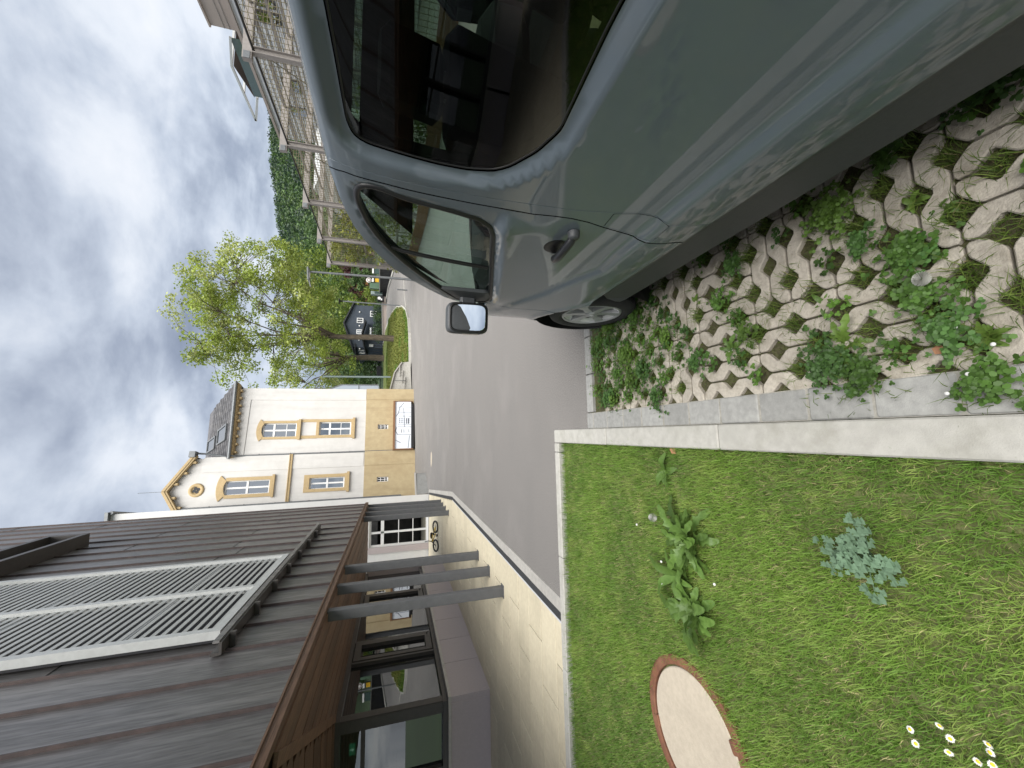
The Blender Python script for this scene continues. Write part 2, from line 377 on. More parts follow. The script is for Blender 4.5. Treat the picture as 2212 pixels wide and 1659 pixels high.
def cdt(outline, holes=(), step=None):
    """triangulate a 2-D region with holes; returns pts (n,2), tris"""
    loops = [list(outline)]+[list(h) for h in holes]; pts = []; edges = []
    for lp in loops:
        b = len(pts); pts += lp; edges += [(b+i, b+(i+1) % len(lp)) for i in range(len(lp))]
    if step:
        o = np.array(outline); g = np.array([(x, y) for x in np.arange(o[:, 0].min()+step/2, o[:, 0].max(), step) for y in np.arange(o[:, 1].min()+step/2, o[:, 1].max(), step)])
        if len(g):
            k = inpoly(g, outline)
            for lp in loops: k &= polydist(g, lp) > step*.45
            for h in holes: k &= ~inpoly(g, h)
            pts += [tuple(p) for p in g[k]]
    v, e, f, _, _, _ = delaunay_2d_cdt([Vector((float(p[0]), float(p[1]))) for p in pts], edges, [], 0, 1e-6)
    v = np.array([(p[0], p[1]) for p in v]); f = [t for t in f]; cen = np.array([v[list(t)].mean(0) for t in f]); k = inpoly(cen, outline)
    for h in holes: k &= ~inpoly(cen, h)
    return v, [tuple(t) for t, q in zip(f, k) if q]
def wall_holes(mb, outline, holes, fmap, depth):
    """wall face with openings; reveals go back by depth. fmap(u,v,d) -> 3-D, d = depth behind the face"""
    v, f = cdt(outline, holes)
    mb.add([fmap(a, b, 0) for a, b in v], f)
    for h in holes:
        n = len(h); vs = [fmap(a, b, 0) for a, b in h]+[fmap(a, b, depth) for a, b in h]
        mb.add(vs, [(i, (i+1) % n, n+(i+1) % n, n+i) for i in range(n)])
    return mb
def rect(x0, z0, x1, z1): return [(x0, z0), (x1, z0), (x1, z1), (x0, z1)]

# ================================================================== SETTING: terrain, road, lawn, paving
def hill(x, y):
    """far hillside: wooded ridge to the right, lower to the left"""
    if y < 90: return T(x, y)
    t = min(1., (y-90)/310.); a = x/max(y, 1.)
    ridge = np.interp(a, [-1.0, -.2, .05, .2, .46, .58, .69, .8, 1.2], [20, 22, 40, 62, 101, 109, 115, 116, 120])
    return 6+(ridge-6)*(t**1.15) if y <= 400 else 6+(ridge-6)*max(.0, 1-(y-400)/600.)
def ground_sheet():
    ys = list(np.arange(-60, 12, 8.))+list(np.arange(12, 70, 3.))+list(np.arange(70, 420, 12.))+[450, 520, 640, 800, 1100, 2000, 4000]
    aas = np.linspace(-1, 1, 61); V = []; Fc = []
    for y in ys:
        hw = max(120, abs(y)*1.6+60)
        for a in aas:
            x = a*hw; V.append((x, y, hill(x, y)-(.8 if y < 31 else .16)))
    n = len(aas)
    for i in range(len(ys)-1):
        for j in range(n-1): Fc.append((i*n+j, i*n+j+1, (i+1)*n+j+1, (i+1)*n+j))
    o = raw_mesh('ground', V, Fc, m_hillg); o['kind'] = 'structure'
    for p in o.data.polygons: p.use_smooth = True
    return o
ground_sheet()
def grid_sheet(name, x0, x1, y0, y1, mat, lift=0., keep=None, step=1.0, zf=None):
    xs = np.linspace(x0, x1, max(2, int((x1-x0)/step)+1)); ys = np.linspace(y0, y1, max(2, int((y1-y0)/step)+1)); V = []; Fc = []
    zf = zf or T
    for y in ys:
        for x in xs: V.append((x, y, zf(x, y)+lift))
    n = len(xs)
    for i in range(len(ys)-1):
        for j in range(n-1):
            if keep is None or keep((xs[j]+xs[j+1])/2, (ys[i]+ys[i+1])/2): Fc.append((i*n+j, i*n+j+1, (i+1)*n+j+1, (i+1)*n+j))
    o = raw_mesh(name, V, Fc, mat); o['kind'] = 'structure'; return o
# asphalt yard: starts at the parking bay's edge, stops at the terrace kerb
def asphalt():
    V = []; Fc = []; ys = [3.08, 3.729]+list(np.arange(3.73, 62, .75))
    for i, y in enumerate(ys):
        xl = .018 if y < 3.7295 else (-1.66 if y < 11.5 else (-1.66-(y-11.5)*.14 if y < 19.6 else -12))
        xs = np.concatenate([np.linspace(xl, 3.2, 8), np.linspace(4.2, 46, 22)])
        for x in xs: V.append((x, y, T(x, y)))
    for i in range(len(ys)-1):
        for j in range(29): Fc.append((i*30+j, i*30+j+1, i*30+31+j, i*30+30+j))
    o = raw_mesh('asphalt_road', V, Fc, m_asph); o['kind'] = 'structure'
    return o
asphalt()
# faint darker seam lines across the yard + covers
for (px, py, r, mm, lab) in [(932, 992, .33, m_mhc, 'pale round drain cover set in the asphalt before the yellow plinth')]:
    P = on_ground(px, py); mb = MB(); z = T(P[0], P[1])
    mb.lathe([(0, .012), (r-.03, .012), (r-.025, .006), (r, .01), (r, -.03)], (P[0], P[1], z), (0, .02, 1), 28, smooth=False)
    tag(mb.build('drain_cover', mm), lab, 'drain cover')

# ---------------- lawn with kerb
grid_sheet('lawn_soil', -9, -.1, -4, 3.64, m_lawnsoil, lift=-.01, zf=lambda x, y: 0.0, step=.5)
KZ = .055
def kerb_line(name, p, q, w, z0, z1, lens, mat, gap=.006):
    """row of kerb stones, each its own part; p->q is the LEFT edge, stones lie to its right"""
    p = np.array(p, float); q = np.array(q, float); d = q-p; L = np.linalg.norm(d); d /= L; r = np.array([d[1], -d[0]])
    root = tag(bpy.data.objects.new(name, None), kind='structure'); root.location = (p[0], p[1], 0); link(root)
    a = 0.; i = 0
    while a < L-.01:
        l = min(lens[i % len(lens)], L-a); i += 1
        c = p+d*(a+l/2)+r*w/2; mb = MB()
        jz = random.uniform(-.002, .002)
        mb.obox((c[0], c[1], (z0+z1)/2+jz), (w/2, (l-gap)/2, (z1-z0)/2), ((r[0], r[1], 0), (d[0], d[1], 0), (0, 0, 1)), ch=.006)
        mb.build('kerb_stone', mat, root); a += l
    return root
kerb_line('lawn_side_kerb', (-.105, -1.69), (-.105, 3.73), .125, -.2, KZ, [1.1], m_kerb)
kerb_line('lawn_front_kerb', (-8.2, 3.735), (-.1085, 3.735), .10, -.2, KZ-.003, [1.0], m_kerb)
kerb_line('gutter_strip', (.0225, -.4), (.0225, 3.10), .132, -.2, .004, [.226], m_gutter, gap=.006)
kerb_line('bay_front_edge', (.157, 3.085), (4.0, 3.085), .10, -.2, .006, [.33, .33, .34], m_gutter, gap=.007)
o = MB().box((.023, -.42, -.2), (.154, 3.09, .0005)).build('gutter_mortar', pm('pale_mortar', (.36, .345, .31), (.25, .24, .21), rough=1, scale=40)); o['kind'] = 'structure'
# joint sand under the kerbs
o = MB().box((-.1, -1.6, -.25), (.16, 3.07, -.012)).build('joint_sand', m_soil); o['kind'] = 'structure'

# ---------------- grass-grid pavers
HX, HY, AX, AY, SG = .096, .0882, .052, .0465, .004
o = MB().box((.16, -.5, -.3), (4.2, 2.985, -.024)).build('paving_bed', m_soil); o['kind'] = 'structure'
def paver_strip(along, k, n):
    """zigzag concrete strip between two rows of diamond openings. along 'x': rows run in x. k parity of the first row"""
    hu, hv, au, av = (HX, HY, AX, AY) if along == 'x' else (HY, HX, AY, AX)
    lo, hi = [], []
    for i in range(n+1):
        u = i*hu
        if (i+k) % 2 == 0: lo += [(u-au, SG), (u, av), (u+au, SG)]
        else: hi += [(u-au, hv-SG), (u, hv-av), (u+au, hv-SG)]
    U = n*hu
    def clip(pts, base):
        out = []
        for p, q in zip(pts, pts[1:]):
            for s in (p, q):
                if -1e-9 <= s[0] <= U+1e-9 and (not out or out[-1] != s): out.append(s)
            for ub in (0, U):
                if (p[0]-ub)*(q[0]-ub) < 0:
                    t = (ub-p[0])/(q[0]-p[0]); out.append((ub, p[1]+t*(q[1]-p[1])))
        out = sorted(set(out)); return out
    lo = clip([(-9, SG)]+sorted(lo)+[(9, SG)], SG); hi = clip([(-9, hv-SG)]+sorted(hi)+[(9, hv-SG)], hv-SG)
    g = .003
    lo = [(min(max(a, g), U-g), b) for a, b in lo]; hi = [(min(max(a, g), U-g), b) for a, b in hi]
    poly = lo+hi[::-1]
    poly = [p for i, p in enumerate(poly) if p != poly[i-1]]
    poly = rounded(poly, .008, 1)
    if along == 'y': poly = [(b, a) for a, b in poly][::-1]
    v, f = cdt(poly); n_ = len(poly); mb = MB()
    P = np.array(poly); nx = np.roll(P, -1, 0)-np.roll(P, 1, 0); nrm = np.stack([nx[:, 1], -nx[:, 0]], 1); nrm /= np.linalg.norm(nrm, axis=1)[:, None]+1e-9
    if sum((poly[i][0]*poly[(i+1) % n_][1]-poly[(i+1) % n_][0]*poly[i][1]) for i in range(n_)) < 0: nrm = -nrm
    # top cap inset by the rim rounding
    key = {(round(p[0], 5), round(p[1], 5)): i for i, p in enumerate(poly)}
    top = [(*(P[i]-nrm[i]*.004), 0) for i in range(n_)]
    ids = [key.get((round(a, 5), round(b, 5)), 0) for a, b in v]
    mb.add([top[i] for i in ids], [t for t in f])
    rings = [top, [(*P[i], -.004) for i in range(n_)], [(*P[i], -.06) for i in range(n_)]]
    vs = [p for r in rings for p in r]; fs = [(r*n_+i, r*n_+(i+1) % n_, (r+1)*n_+(i+1) % n_, (r+1)*n_+i) for r in range(2) for i in range(n_)]
    mb.add(vs, fs)
    return mb
PROTO = {}
pav = tag(bpy.data.objects.new('grass_grid_paving', None), kind='structure'); pav.location = (0, 0, 0); link(pav)
X00, Y00 = .24-HX, 1.03-HY*8          # hole lattice: (i+j) even is a hole, origin is a hole
HOLES = []
bi = 0
for bx in range(0, 5):
    for by in range(-2, 7):
        x0 = X00+HX+(bx*4-1)*HX; y0 = Y00+by*4*HY
        along = 'x' if random.random() < (.8 if by > 3 else .45) else 'y'
        i0 = bx*4; j0 = by*4    # lattice index of the block corner relative to hole (X00+HX, Y00)
        for k in range(4):
            if along == 'x': cy = y0+k*HY; cx = x0; par = (bx*4-1+by*4+k) % 2
            else: cx = x0+k*HX; cy = y0; par = (bx*4-1+k+by*4) % 2
            if cy+HY > 2.97 or cy < -.45: continue
            key = (along, par)
            if key not in PROTO:
                PROTO[key] = paver_strip(along, par, 4).build('grid_paver', m_paver, pav); o = PROTO[key]
            else: o = copyobj(PROTO[key], parent=pav)
            o.location = (cx, cy, random.uniform(-.0015, .0015))
for i in range(-2, 22):
    for j in range(-12, 32):
        if (i+j) % 2 == 0:
            x, y = X00+HX+i*HX, Y00+j*HY
            if .19 < x < 1.6 and -.2 < y < 2.95: HOLES.append((x, y))

# ---------------- terrace paving in running bond
ter = tag(bpy.data.objects.new('terrace', None), kind='structure'); link(ter)
def terr_right(y): return -1.862 if y < 11.5 else -1.862-(y-11.5)*.117
o = MB().box((-8.5, 3.80, -.3), (-1.87, 11.5, -.014)).build('terrace_bed', pm('joint_mortar', (.11, .094, .07), rough=1)); o['kind'] = 'structure'
o = MB().prism([(-8.5, 11.5), (-1.87, 11.5), (-2.78, 19.85), (-8.5, 19.85)], lambda a, b: (a, b, -.3), lambda a, b: (a, b, -.014)).build('terrace_bed', MATS['joint_mortar']); o['kind'] = 'structure'
slabs = {}
for r in range(38):
    y0 = 4.0-.19*(r == 0) if r == 0 else 4.0+.43*(r-1); y1 = 4.0 if r == 0 else y0+.43
    if r == 0: y0 = 3.745
    if y1 > 20.0: break
    off = 0. if r % 2 == 0 else .435
    edges = [-2.312-off+.87*k for k in range(-7, 3)]
    xr = terr_right((y0+y1)/2)
    cuts = [e for e in edges if -8. < e < xr-.08]+[xr]
    for a, b in zip([-8.]+cuts[:-1], cuts):
        if b < -4.3 and y0 > 7.1 and y1 < 14.8: continue
        if b-a < .05: continue
        key = (round(b-a, 3), round(y1-y0, 3))
        if key not in slabs:
            slabs[key] = MB().obox((0, 0, 0), ((b-a)/2-.007, (y1-y0)/2-.007, .03), ch=.004).build('paving_slab', m_slab, ter); o = slabs[key]
        else: o = copyobj(slabs[key], parent=ter)
        o.location = ((a+b)/2, (y0+y1)/2, -.028+random.uniform(-.0012, .0012))
# black gravel strip and pale kerb round the terrace
for (p, q, w, z0, z1, lens, mat, nm, g) in [((-1.868, 3.745), (-1.868, 11.52), .018, -.1, .012, [2.2], m_ltwhite, 'terrace_white_edging', .002),
        ((-1.76, 3.745), (-1.76, 11.5), .135, -.2, .018, [.98], m_edge, 'terrace_kerb', .006),
        ((-1.756, 11.5), (-2.70, 19.45), .135, -.2, .02, [.98], m_edge, 'terrace_kerb', .006)]:
    kerb_line(nm, p, q, w, z0, z1, lens, mat, g)
o = MB().prism([(-1.85, 3.745), (-1.759, 3.745), (-1.759, 11.5), (-2.71, 19.45), (-2.80, 19.45), (-1.85, 11.5)], lambda a, b: (a, b, -.2), lambda a, b: (a, b, .006)).build('gravel_strip', m_black); o['kind'] = 'stuff'
tag(o, 'black gravel strip running along the terrace kerb', 'gravel')

# ================================================================== MODERN BUILDING with metal cladding (left)
mbld = empty('modern_building', (-2.25, 7, 0), 'modern building with dark seamed metal upper floor over a recessed glazed ground floor', 'building')
XC = -2.25
Y_END = 14.3; YB0 = 3.5; YST = .5725
MB().box((-8, -5.2, 2.52), (XC-.03, Y_END-.02, 13.2)).build('core_wall', m_louback, mbld)
panels = {}
k = -15
while True:
    y0 = YB0+YST*k; y1 = min(y0+YST, Y_END)
    if y0 > Y_END-.05: break
    zs = [2.5]+([4.82, 9.1] if k % 2 else [6.97, 11.2])+[13.3]
    if k % 5 == 0: zs = [2.5, 4.58, 8.9, 13.3]
    for a, b in zip(zs, zs[1:]):
        key = (round(y1-y0, 3), round(b-a, 3))
        if key not in panels:
            w, h = y1-y0, b-a; mb = MB()
            # slightly cushioned sheet + standing seam at its far edge + folded bottom lip
            nx, nz = 6, 3; V = []; Fc = []
            for i in range(nx+1):
                for j in range(nz+1):
                    u = i/nx; bul = .004*math.sin(math.pi*u)+.0012*math.sin(9*u+j)
                    V.append((bul, u*w, j/nz*h))
            for i in range(nx):
                for j in range(nz): Fc.append((i*(nz+1)+j, (i+1)*(nz+1)+j, (i+1)*(nz+1)+j+1, i*(nz+1)+j+1))
            mb.add(V, Fc, True)
            mb.box((-.03, 0, -.0), (.012, w, .006)).box((-.03, 0, h-.006), (.0, w, h))
            panels[key] = mb
            src = mb.build('cladding_panel', m_clad, mbld)
            rib = MB().box((-.02, w-.014, 0), (.032, w-.001, h)); r_ = rib.build('standing_seam', m_seam, src)
            o = src; panels[key] = (src, r_)
        else:
            o = copyobj(panels[key][0], parent=mbld); copyobj(panels[key][1], parent=o)
        o.location = (0, y0-7, a); 
    k += 1
# meshes above were built in local coordinates relative to the building base -> undo the offset applied by build()
for (src, r_) in panels.values():
    src.data.transform(Matrix.Translation((XC, 7, 0)))
    pass
# end return, soffit edge, parapet
MB().box((-8, Y_END, 2.5), (XC+.01, Y_END+.03, 13.25)).build('end_cladding', m_clad, mbld)
MB().box((XC-.03, -5.2, 13.3), (XC+.06, Y_END+.05, 13.42)).build('parapet_cap', m_seam, mbld)
MB().box((XC-.06, -5.2, 2.43), (XC+.02, Y_END+.35, 2.5)).box((XC-.02, -5.2, 2.498), (XC+.035, Y_END+.2, 2.515)).build('soffit_fascia', m_wood, mbld)
MB().prism([(XC, Y_END+.02), (XC+.01, Y_END+.36), (-4.3, Y_END+.36), (-4.3, Y_END+.02)], lambda a, b: (a, b, 2.44), lambda a, b: (a, b, 2.52)).build('end_fascia', m_seam, mbld)
# timber soffit boards: along y beyond the mitre, along x before it
def mitre_x(y): return -2.45-(y-3.75)*.545
for i in range(15):
    x1 = XC-.07-i*.135; x0 = x1-.125
    ys_ = 3.75+(-2.45-(x0+x1)/2)/.545; ys_ = max(ys_, 3.2)
    MB().box((x0, ys_, 2.415+.004*(i % 2)), (x1, Y_END+.3, 2.44)).build('soffit_board', m_wood, mbld)
for i in range(28):
    y1 = 7.1-i*.26; y0 = y1-.245
    xm = min(mitre_x((y0+y1)/2)-.05, XC-.08)
    MB().box((-8, y0, 2.412+.004*(i % 2)), (xm, y1, 2.44)).build('soffit_board', m_woodx, mbld)
MB().bar((-2.36, 3.6, 2.41), (-4.24, 7.08, 2.41), .10, .03).build('mitre_board', m_wood, mbld)
MB().box((-8, -5.2, 2.445), (XC-.07, Y_END, 2.47)).build('soffit_backing', m_louback, mbld)
# posts
for y in (6.01, 6.93, 7.87, 12.33, 13.06, 13.78, 14.42):
    mb = MB().obox((-2.36, y+.07, 1.215), (.068, .055, 1.215), ch=.006)
    p = mb.build('post', m_post, mbld)
    sub(p, 'base_plate', MB().box((-2.45, y-.0, .002), (-2.27, y+.14, .012)), m_post)
# ledge panels
XW = -4.27
led = [7.05]+[8.05, 8.93, 9.85, 10.75, 11.65, 12.55, 13.2, 13.9]
for a, b in zip(led, led[1:]):
    MB().obox((XW-.15, (a+b)/2, .325), (.15, (b-a)/2-.005, .325), ch=.004).build('plinth_panel', m_mauve, mbld)
for a, b in ((-5.5, -4.45), (-6.7, -5.5), (-7.9, -6.7)):
    MB().obox(((a+b)/2+(.0 if a < -5 else .085), 7.05+.15, .325), ((b-a)/2-.005+(.085 if a > -5.6 else 0), .15, .325), ch=.004).build('plinth_panel', m_mauve, mbld)
MB().box((XW-.32, 7.02, .652), (XW+.025, 13.9, .70)).box((-8, 7.02, .6525), (XW-.32, 7.3, .6995)).build('sill', m_sillstrip, mbld)
MB().box((XW-.34, 7.06, .70), (XW-.05, 13.9, .78)).box((-8, 7.08, .70), (XW-.34, 7.34, .78)).build('sill_frame', m_frame, mbld)
MB().obox((XW-.15, 14.35, 1.2), (.15, .44, 1.2), ch=.004).build('end_panel', m_mauve, mbld)
MB().box((XW-.3, 7.1, 2.34), (XW-.05, 13.9, 2.44)).box((-8, 7.1, 2.341), (XW-.3, 7.34, 2.439)).build('head_frame', m_frame, mbld)
# glazing along the terrace
gz = [7.12, 8.75, 9.55, 11.35, 12.15, 13.85]
for i, (a, b) in enumerate(zip(gz, gz[1:])):
    g = MB().box((XW-.14, a, .78), (XW-.132, b, 2.34)).build('window', m_win, mbld)
    fr = MB(); w = .05
    if i in (1, 3):
        for (q0, q1, z0, z1) in ((a+.05, a+.16, .8, 2.32), (b-.16, b-.05, .8, 2.32), (a+.16, b-.16, .8, .92), (a+.16, b-.16, 2.2, 2.32)): fr.box((XW-.17, q0, z0), (XW-.06, q1, z1))
    fr2 = MB().box((XW-.2, a-.03, .781), (XW-.07, a+.03, 2.339)); sub(g, 'mullion', fr2, m_frame)
    if fr.v: sub(g, 'casement_frame', fr, m_frame)
    if i == 1 or i == 3:
        sub(g, 'hinge', MB().tube([(XW-.05, b-.1, .85), (XW-.05, b-.1, .88)], .012, 8), m_blk)
xs_ = [-4.35, -5.35, -6.35, -7.9]
for a, b in zip(xs_, xs_[1:]):
    g = MB().box((b, 7.2, .78), (a, 7.208, 2.34)).build('window', m_win, mbld)
    sub(g, 'frame', MB().box((b-.035, 7.13, .781), (b+.035, 7.26, 2.339)).box((b+.035, 7.15, 1.98), (a-.035, 7.24, 2.04)), m_frame)
MB().box((XW-.24, 7.1, .78), (XW-.06, 7.24, 2.34)).build('corner_mullion', m_frame, mbld)
# room behind the glass
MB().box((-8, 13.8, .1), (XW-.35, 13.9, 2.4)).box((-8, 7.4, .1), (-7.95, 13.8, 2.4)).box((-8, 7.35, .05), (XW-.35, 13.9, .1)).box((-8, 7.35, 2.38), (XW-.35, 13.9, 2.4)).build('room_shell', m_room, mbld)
for (a, b, zt) in ((-5.2, -4.5, 1.25), (-6.2, -5.5, 1.5)):
    MB().box((a, 8.4, zt), (b, 8.42, 2.3)).build('roller_blind', m_blind, mbld)
ex = MB().box((-5.06, 7.45, 2.14), (-4.90, 7.47, 2.23)).build('exit_sign', emis('exit_green', (.02, .22, .11), .5), mbld)
sub(ex, 'arrow', MB().box((-4.987, 7.444, 2.165), (-4.973, 7.449, 2.215)).add([(-5.005, 7.446, 2.18), (-4.955, 7.446, 2.18), (-4.98, 7.446, 2.152)], [(0, 1, 2)]), emis('exit_white', (.6, .8, .7), .6))
# sliding louvred shutter
sh = empty('louvred_shutter', (-2.14, 6.88, 3.4), 'pale grey louvred sliding shutter hanging on the dark metal facade', 'shutter')
ZL0, ZL1 = 3.42, 8.3
XS = -2.14
fr = MB().box((XS-.045, 5.39, ZL0), (XS+.045, 5.48, ZL1)).box((XS-.045, 8.30, ZL0), (XS+.045, 8.38, ZL1)).box((XS-.0445, 5.48, ZL0), (XS+.0445, 8.30, ZL0+.085)).box((XS-.0445, 5.48, ZL1-.09), (XS+.0445, 8.30, ZL1))
fr.build('frame', m_lou, sh)
MB().box((XS-.044, 6.77, ZL0+.085), (XS+.044, 6.855, ZL1-.09)).build('mullion', m_lou, sh)
for dz in (1.0, 2.6): MB().box((XS-.048, 5.476, ZL0+dz), (XS-.04, 8.3, ZL0+dz+.03)).build('stay_rod', m_lou, sh)
MB().box((XS-.075, 5.4, ZL0), (XS-.05, 8.37, ZL1)).build('back_panel', m_louback, sh)
proto = None
n_s = int((ZL1-ZL0-.19)/.098)
for (a, b) in ((5.48, 6.77), (6.855, 8.30)):
    pr = None
    for i in range(n_s):
        z = ZL0+.125+i*.098
        if pr is None:
            L_ = (b-a)/2
            pr = MB().obox((0, 0, 0), (.005, L_, .0205), ((math.cos(.12), 0, -math.sin(.12)), (0, 1, 0), (math.sin(.12), 0, math.cos(.12)))).build('slat', m_lou, None); COL.objects.unlink(pr)
        c = pr.copy(); COL.objects.link(c); c.parent = sh; c.location = (XS-sh.location[0], (a+b)/2-sh.location[1], z-sh.location[2])
ra = empty('shutter_rail', (-2.17, 8, 3.3), 'dark horizontal running rail under the louvred shutter', 'rail')
MB().box((-2.225, 5.1, 3.30), (-2.10, 10.9, 3.325)).box((-2.23, 5.1, 3.325), (-2.20, 10.9, 3.40)).build('rail_channel', m_frame, ra)
MB().box((-2.105, 5.1, 3.325), (-2.085, 10.9, 3.385)).build('front_lip', m_clad, ra)
for y in np.arange(5.3, 10.9, .8): MB().box((-2.24, y, 3.24), (-2.09, y+.04, 3.30)).build('bracket', m_frame, ra)
# dark shading box above
bx = empty('window_hood', (-2.1, 9, 8.1), 'dark projecting metal box above the louvred shutter', 'window hood')
MB().box((XC-.02, 6.2, 8.62), (-1.98, 11.27, 8.72)).box((XC-.02, 11.17, 8.0), (-1.981, 11.269, 8.62)).box((XC-.02, 6.2, 8.0), (-1.98, 11.17, 8.1)).build('hood_frame', m_frame, bx)
MB().box((XC-.02, 6.2, 8.1), (XC+.02, 11.17, 8.62)).build('hood_glazing', m_pane, bx)

# ================================================================== OLD BUILDING: white and ochre with sandstone windows
FA = math.radians(12.36); FM = np.array([-.966, 25.98, 0.]); FE = np.array([math.cos(FA), math.sin(FA), 0]); FN = np.array([math.sin(FA), -math.cos(FA), 0])
def FP(s, z, d=0.): return FM+FE*s-FN*d+np.array([0, 0, z])     # d = depth behind the facade
old = empty('old_town_house', (-.966, 25.98, .4), 'white rendered old house with ochre plinth, sandstone windows and slate roof', 'house')
def seg_arch(s0, s1, z0, zs, rise, n=10):
    """opening with a segmental arch top"""
    c = (s0+s1)/2; hw = (s1-s0)/2; R = (hw*hw+rise*rise)/(2*rise); out = [(s0, z0), (s1, z0)]
    a0 = math.asin(hw/R)
    for i in range(n+1):
        a = a0-2*a0*i/n; out.append((c+R*math.sin(a), zs+rise-R+R*math.cos(a)))
    return out
W_RU = seg_arch(1.05, 1.89, 7.22, 8.92, .14); W_RL = rect(1.1, 4.2, 1.93, 6.0)
W_LU = seg_arch(-2.13, -1.37, 8.28, 10.38, .12); W_LL = rect(-2.05, 4.4, -1.41, 6.28)
V_R = rect(1.42, 2.01, 1.72, 2.64); V_L = rect(-1.83, 1.95, -1.55, 2.6)
zt = lambda s: 10.28+.03*s
mb = MB(); wall_holes(mb, [(0, 3.35), (4.04, 3.35), (4.0, 10.42), (0, 10.25)], [W_RU, W_RL], lambda a, b, d: FP(a, b, d), .22)
mb.add([FP(4.04, 3.35), FP(4.04, 3.35, 9), FP(4.0, 10.42, 9), FP(4.0, 10.42)], [(0, 1, 2, 3)])
mb.build('upper_wall', m_white, old)
GD = -.10
mb = MB(); wall_holes(mb, [(-3.4, 3.32), (-.02, 3.32), (-.1, 11.95), (-1.79, 12.95), (-3.4, 12.0)], [W_LU, W_LL], lambda a, b, d: FP(a, b, d+GD), .3)
mb.add([FP(-.02, 3.32, GD), FP(-.02, 3.32, .1), FP(-.1, 11.95, .1), FP(-.1, 11.95, GD)], [(0, 1, 2, 3)])
mb.add([FP(-.06, 10.2, 0), FP(-.06, 10.2, 6), FP(-.1, 11.95, 6), FP(-.1, 11.95, 0)], [(0, 1, 2, 3)])
mb.build('gable_wall', m_white, old)
mb = MB(); wall_holes(mb, [(0, .2), (4.06, .2), (4.06, 3.38), (0, 3.36)], [V_R], lambda a, b, d: FP(a, b, d-.03), .2)
mb.add([FP(4.06, .2, -.03), FP(4.06, .2, 9), FP(4.06, 3.38, 9), FP(4.06, 3.38, -.03)], [(0, 1, 2, 3)]).add([FP(0, 3.36, -.03), FP(4.06, 3.38, -.03), FP(4.06, 3.38, .05), FP(0, 3.36, .05)], [(0, 1, 2, 3)])
wall_holes(mb, [(-3.4, .2), (0.01, .2), (0.01, 3.34), (-3.4, 3.34)], [V_L], lambda a, b, d: FP(a, b, d+GD-.03), .2)
mb.add([FP(.01, .2, GD-.03), FP(.01, .2, .0), FP(.01, 3.34, 0), FP(.01, 3.34, GD-.03)], [(0, 1, 2, 3)]).add([FP(-3.4, 3.34, GD-.03), FP(.01, 3.34, GD-.03), FP(.01, 3.34, .05), FP(-3.4, 3.34, .05)], [(0, 1, 2, 3)])
mb.build('plinth', m_yellow, old)
# pilaster strips (slightly raised corner and eaves band)
mb = MB()
def fbox(mb, s0, s1, z0, z1, d0, d1): 
    mb.add([FP(s, z, d) for d in (d0, d1) for s, z in ((s0, z0), (s1, z0), (s1, z1), (s0, z1))], [(0, 1, 2, 3), (7, 6, 5, 4), (0, 4, 5, 1), (1, 5, 6, 2), (2, 6, 7, 3), (3, 7, 4, 0)])
fbox(mb, 3.32, 4.05, 3.39, 9.80, -.035, .05); fbox(mb, 0, 3.24, 9.8, 10.2, -.035, .05); fbox(mb, 3.24, 4.05, 9.801, 10.3, -.0352, .05); fbox(mb, -.85, -.03, 3.39, 7.24, GD-.03, .0); fbox(mb, -.85, -.03, 7.42, 11.6, GD-.03, .0)
mb.build('pilaster', m_white, old)
mb = MB(); fbox(mb, 3.35, 4.08, .2, 3.36, -.06, .0); mb.build('plinth_pilaster', m_yellow, old); mb = MB(); fbox(mb, -.82, .03, .2, 3.33, GD-.06, 0); mb.build('plinth_pilaster', m_yellow, old)
mb = MB(); fbox(mb, -3.4, .0, 7.25, 7.37, GD-.09, 0); fbox(mb, -3.4, .01, 7.37, 7.41, GD-.12, 0); mb.build('string_course', m_tan, old)
def window(opening, s0, s1, z0, z1, surround, zbar, D, dw=.05, panes=None, lab=None):
    """timber window set in its opening; children: sandstone surround pieces, panes"""
    mb = MB(); f = lambda a, b, d: FP(a, b, d+D)
    def bx_(a0, a1, b0, b1, d0=.10, d1=.17):
        mb.add([f(a, b, d) for d in (d0, d1) for a, b in ((a0, b0), (a1, b0), (a1, b1), (a0, b1))], [(0, 1, 2, 3), (7, 6, 5, 4), (0, 4, 5, 1), (1, 5, 6, 2), (2, 6, 7, 3), (3, 7, 4, 0)])
    bx_(s0, s0+dw, z0, z1); bx_(s1-dw, s1, z0, z1); bx_(s0+dw, s1-dw, z0, z0+.08); bx_(s0+dw, s1-dw, z1-.07, z1)
    c = (s0+s1)/2; bx_(c-.045, c+.045, z0+.08, z1-.07, .095, .17); bx_(s0+dw, s1-dw, zbar-.05, zbar+.05, .085, .17)
    for zz in (panes or []): bx_(s0+dw, s1-dw, zz-.017, zz+.017, .11, .16)
    o = mb.build('window', m_wfr, old)
    g = MB(); g.add([f(a, b, .14) for a, b in opening], [tuple(range(len(opening)))]); sub(o, 'pane', g, m_pane)
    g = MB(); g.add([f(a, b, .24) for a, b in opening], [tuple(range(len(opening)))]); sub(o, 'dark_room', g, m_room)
    s_ = MB()
    for (a0, a1, b0, b1, pr) in surround:
        if a0 is None: continue
        s_.add([f(a, b, d) for d in (-pr, .02) for a, b in ((a0, b0), (a1, b0), (a1, b1), (a0, b1))], [(0, 1, 2, 3), (7, 6, 5, 4), (0, 4, 5, 1), (1, 5, 6, 2), (2, 6, 7, 3), (3, 7, 4, 0)])
    return o, s_, f
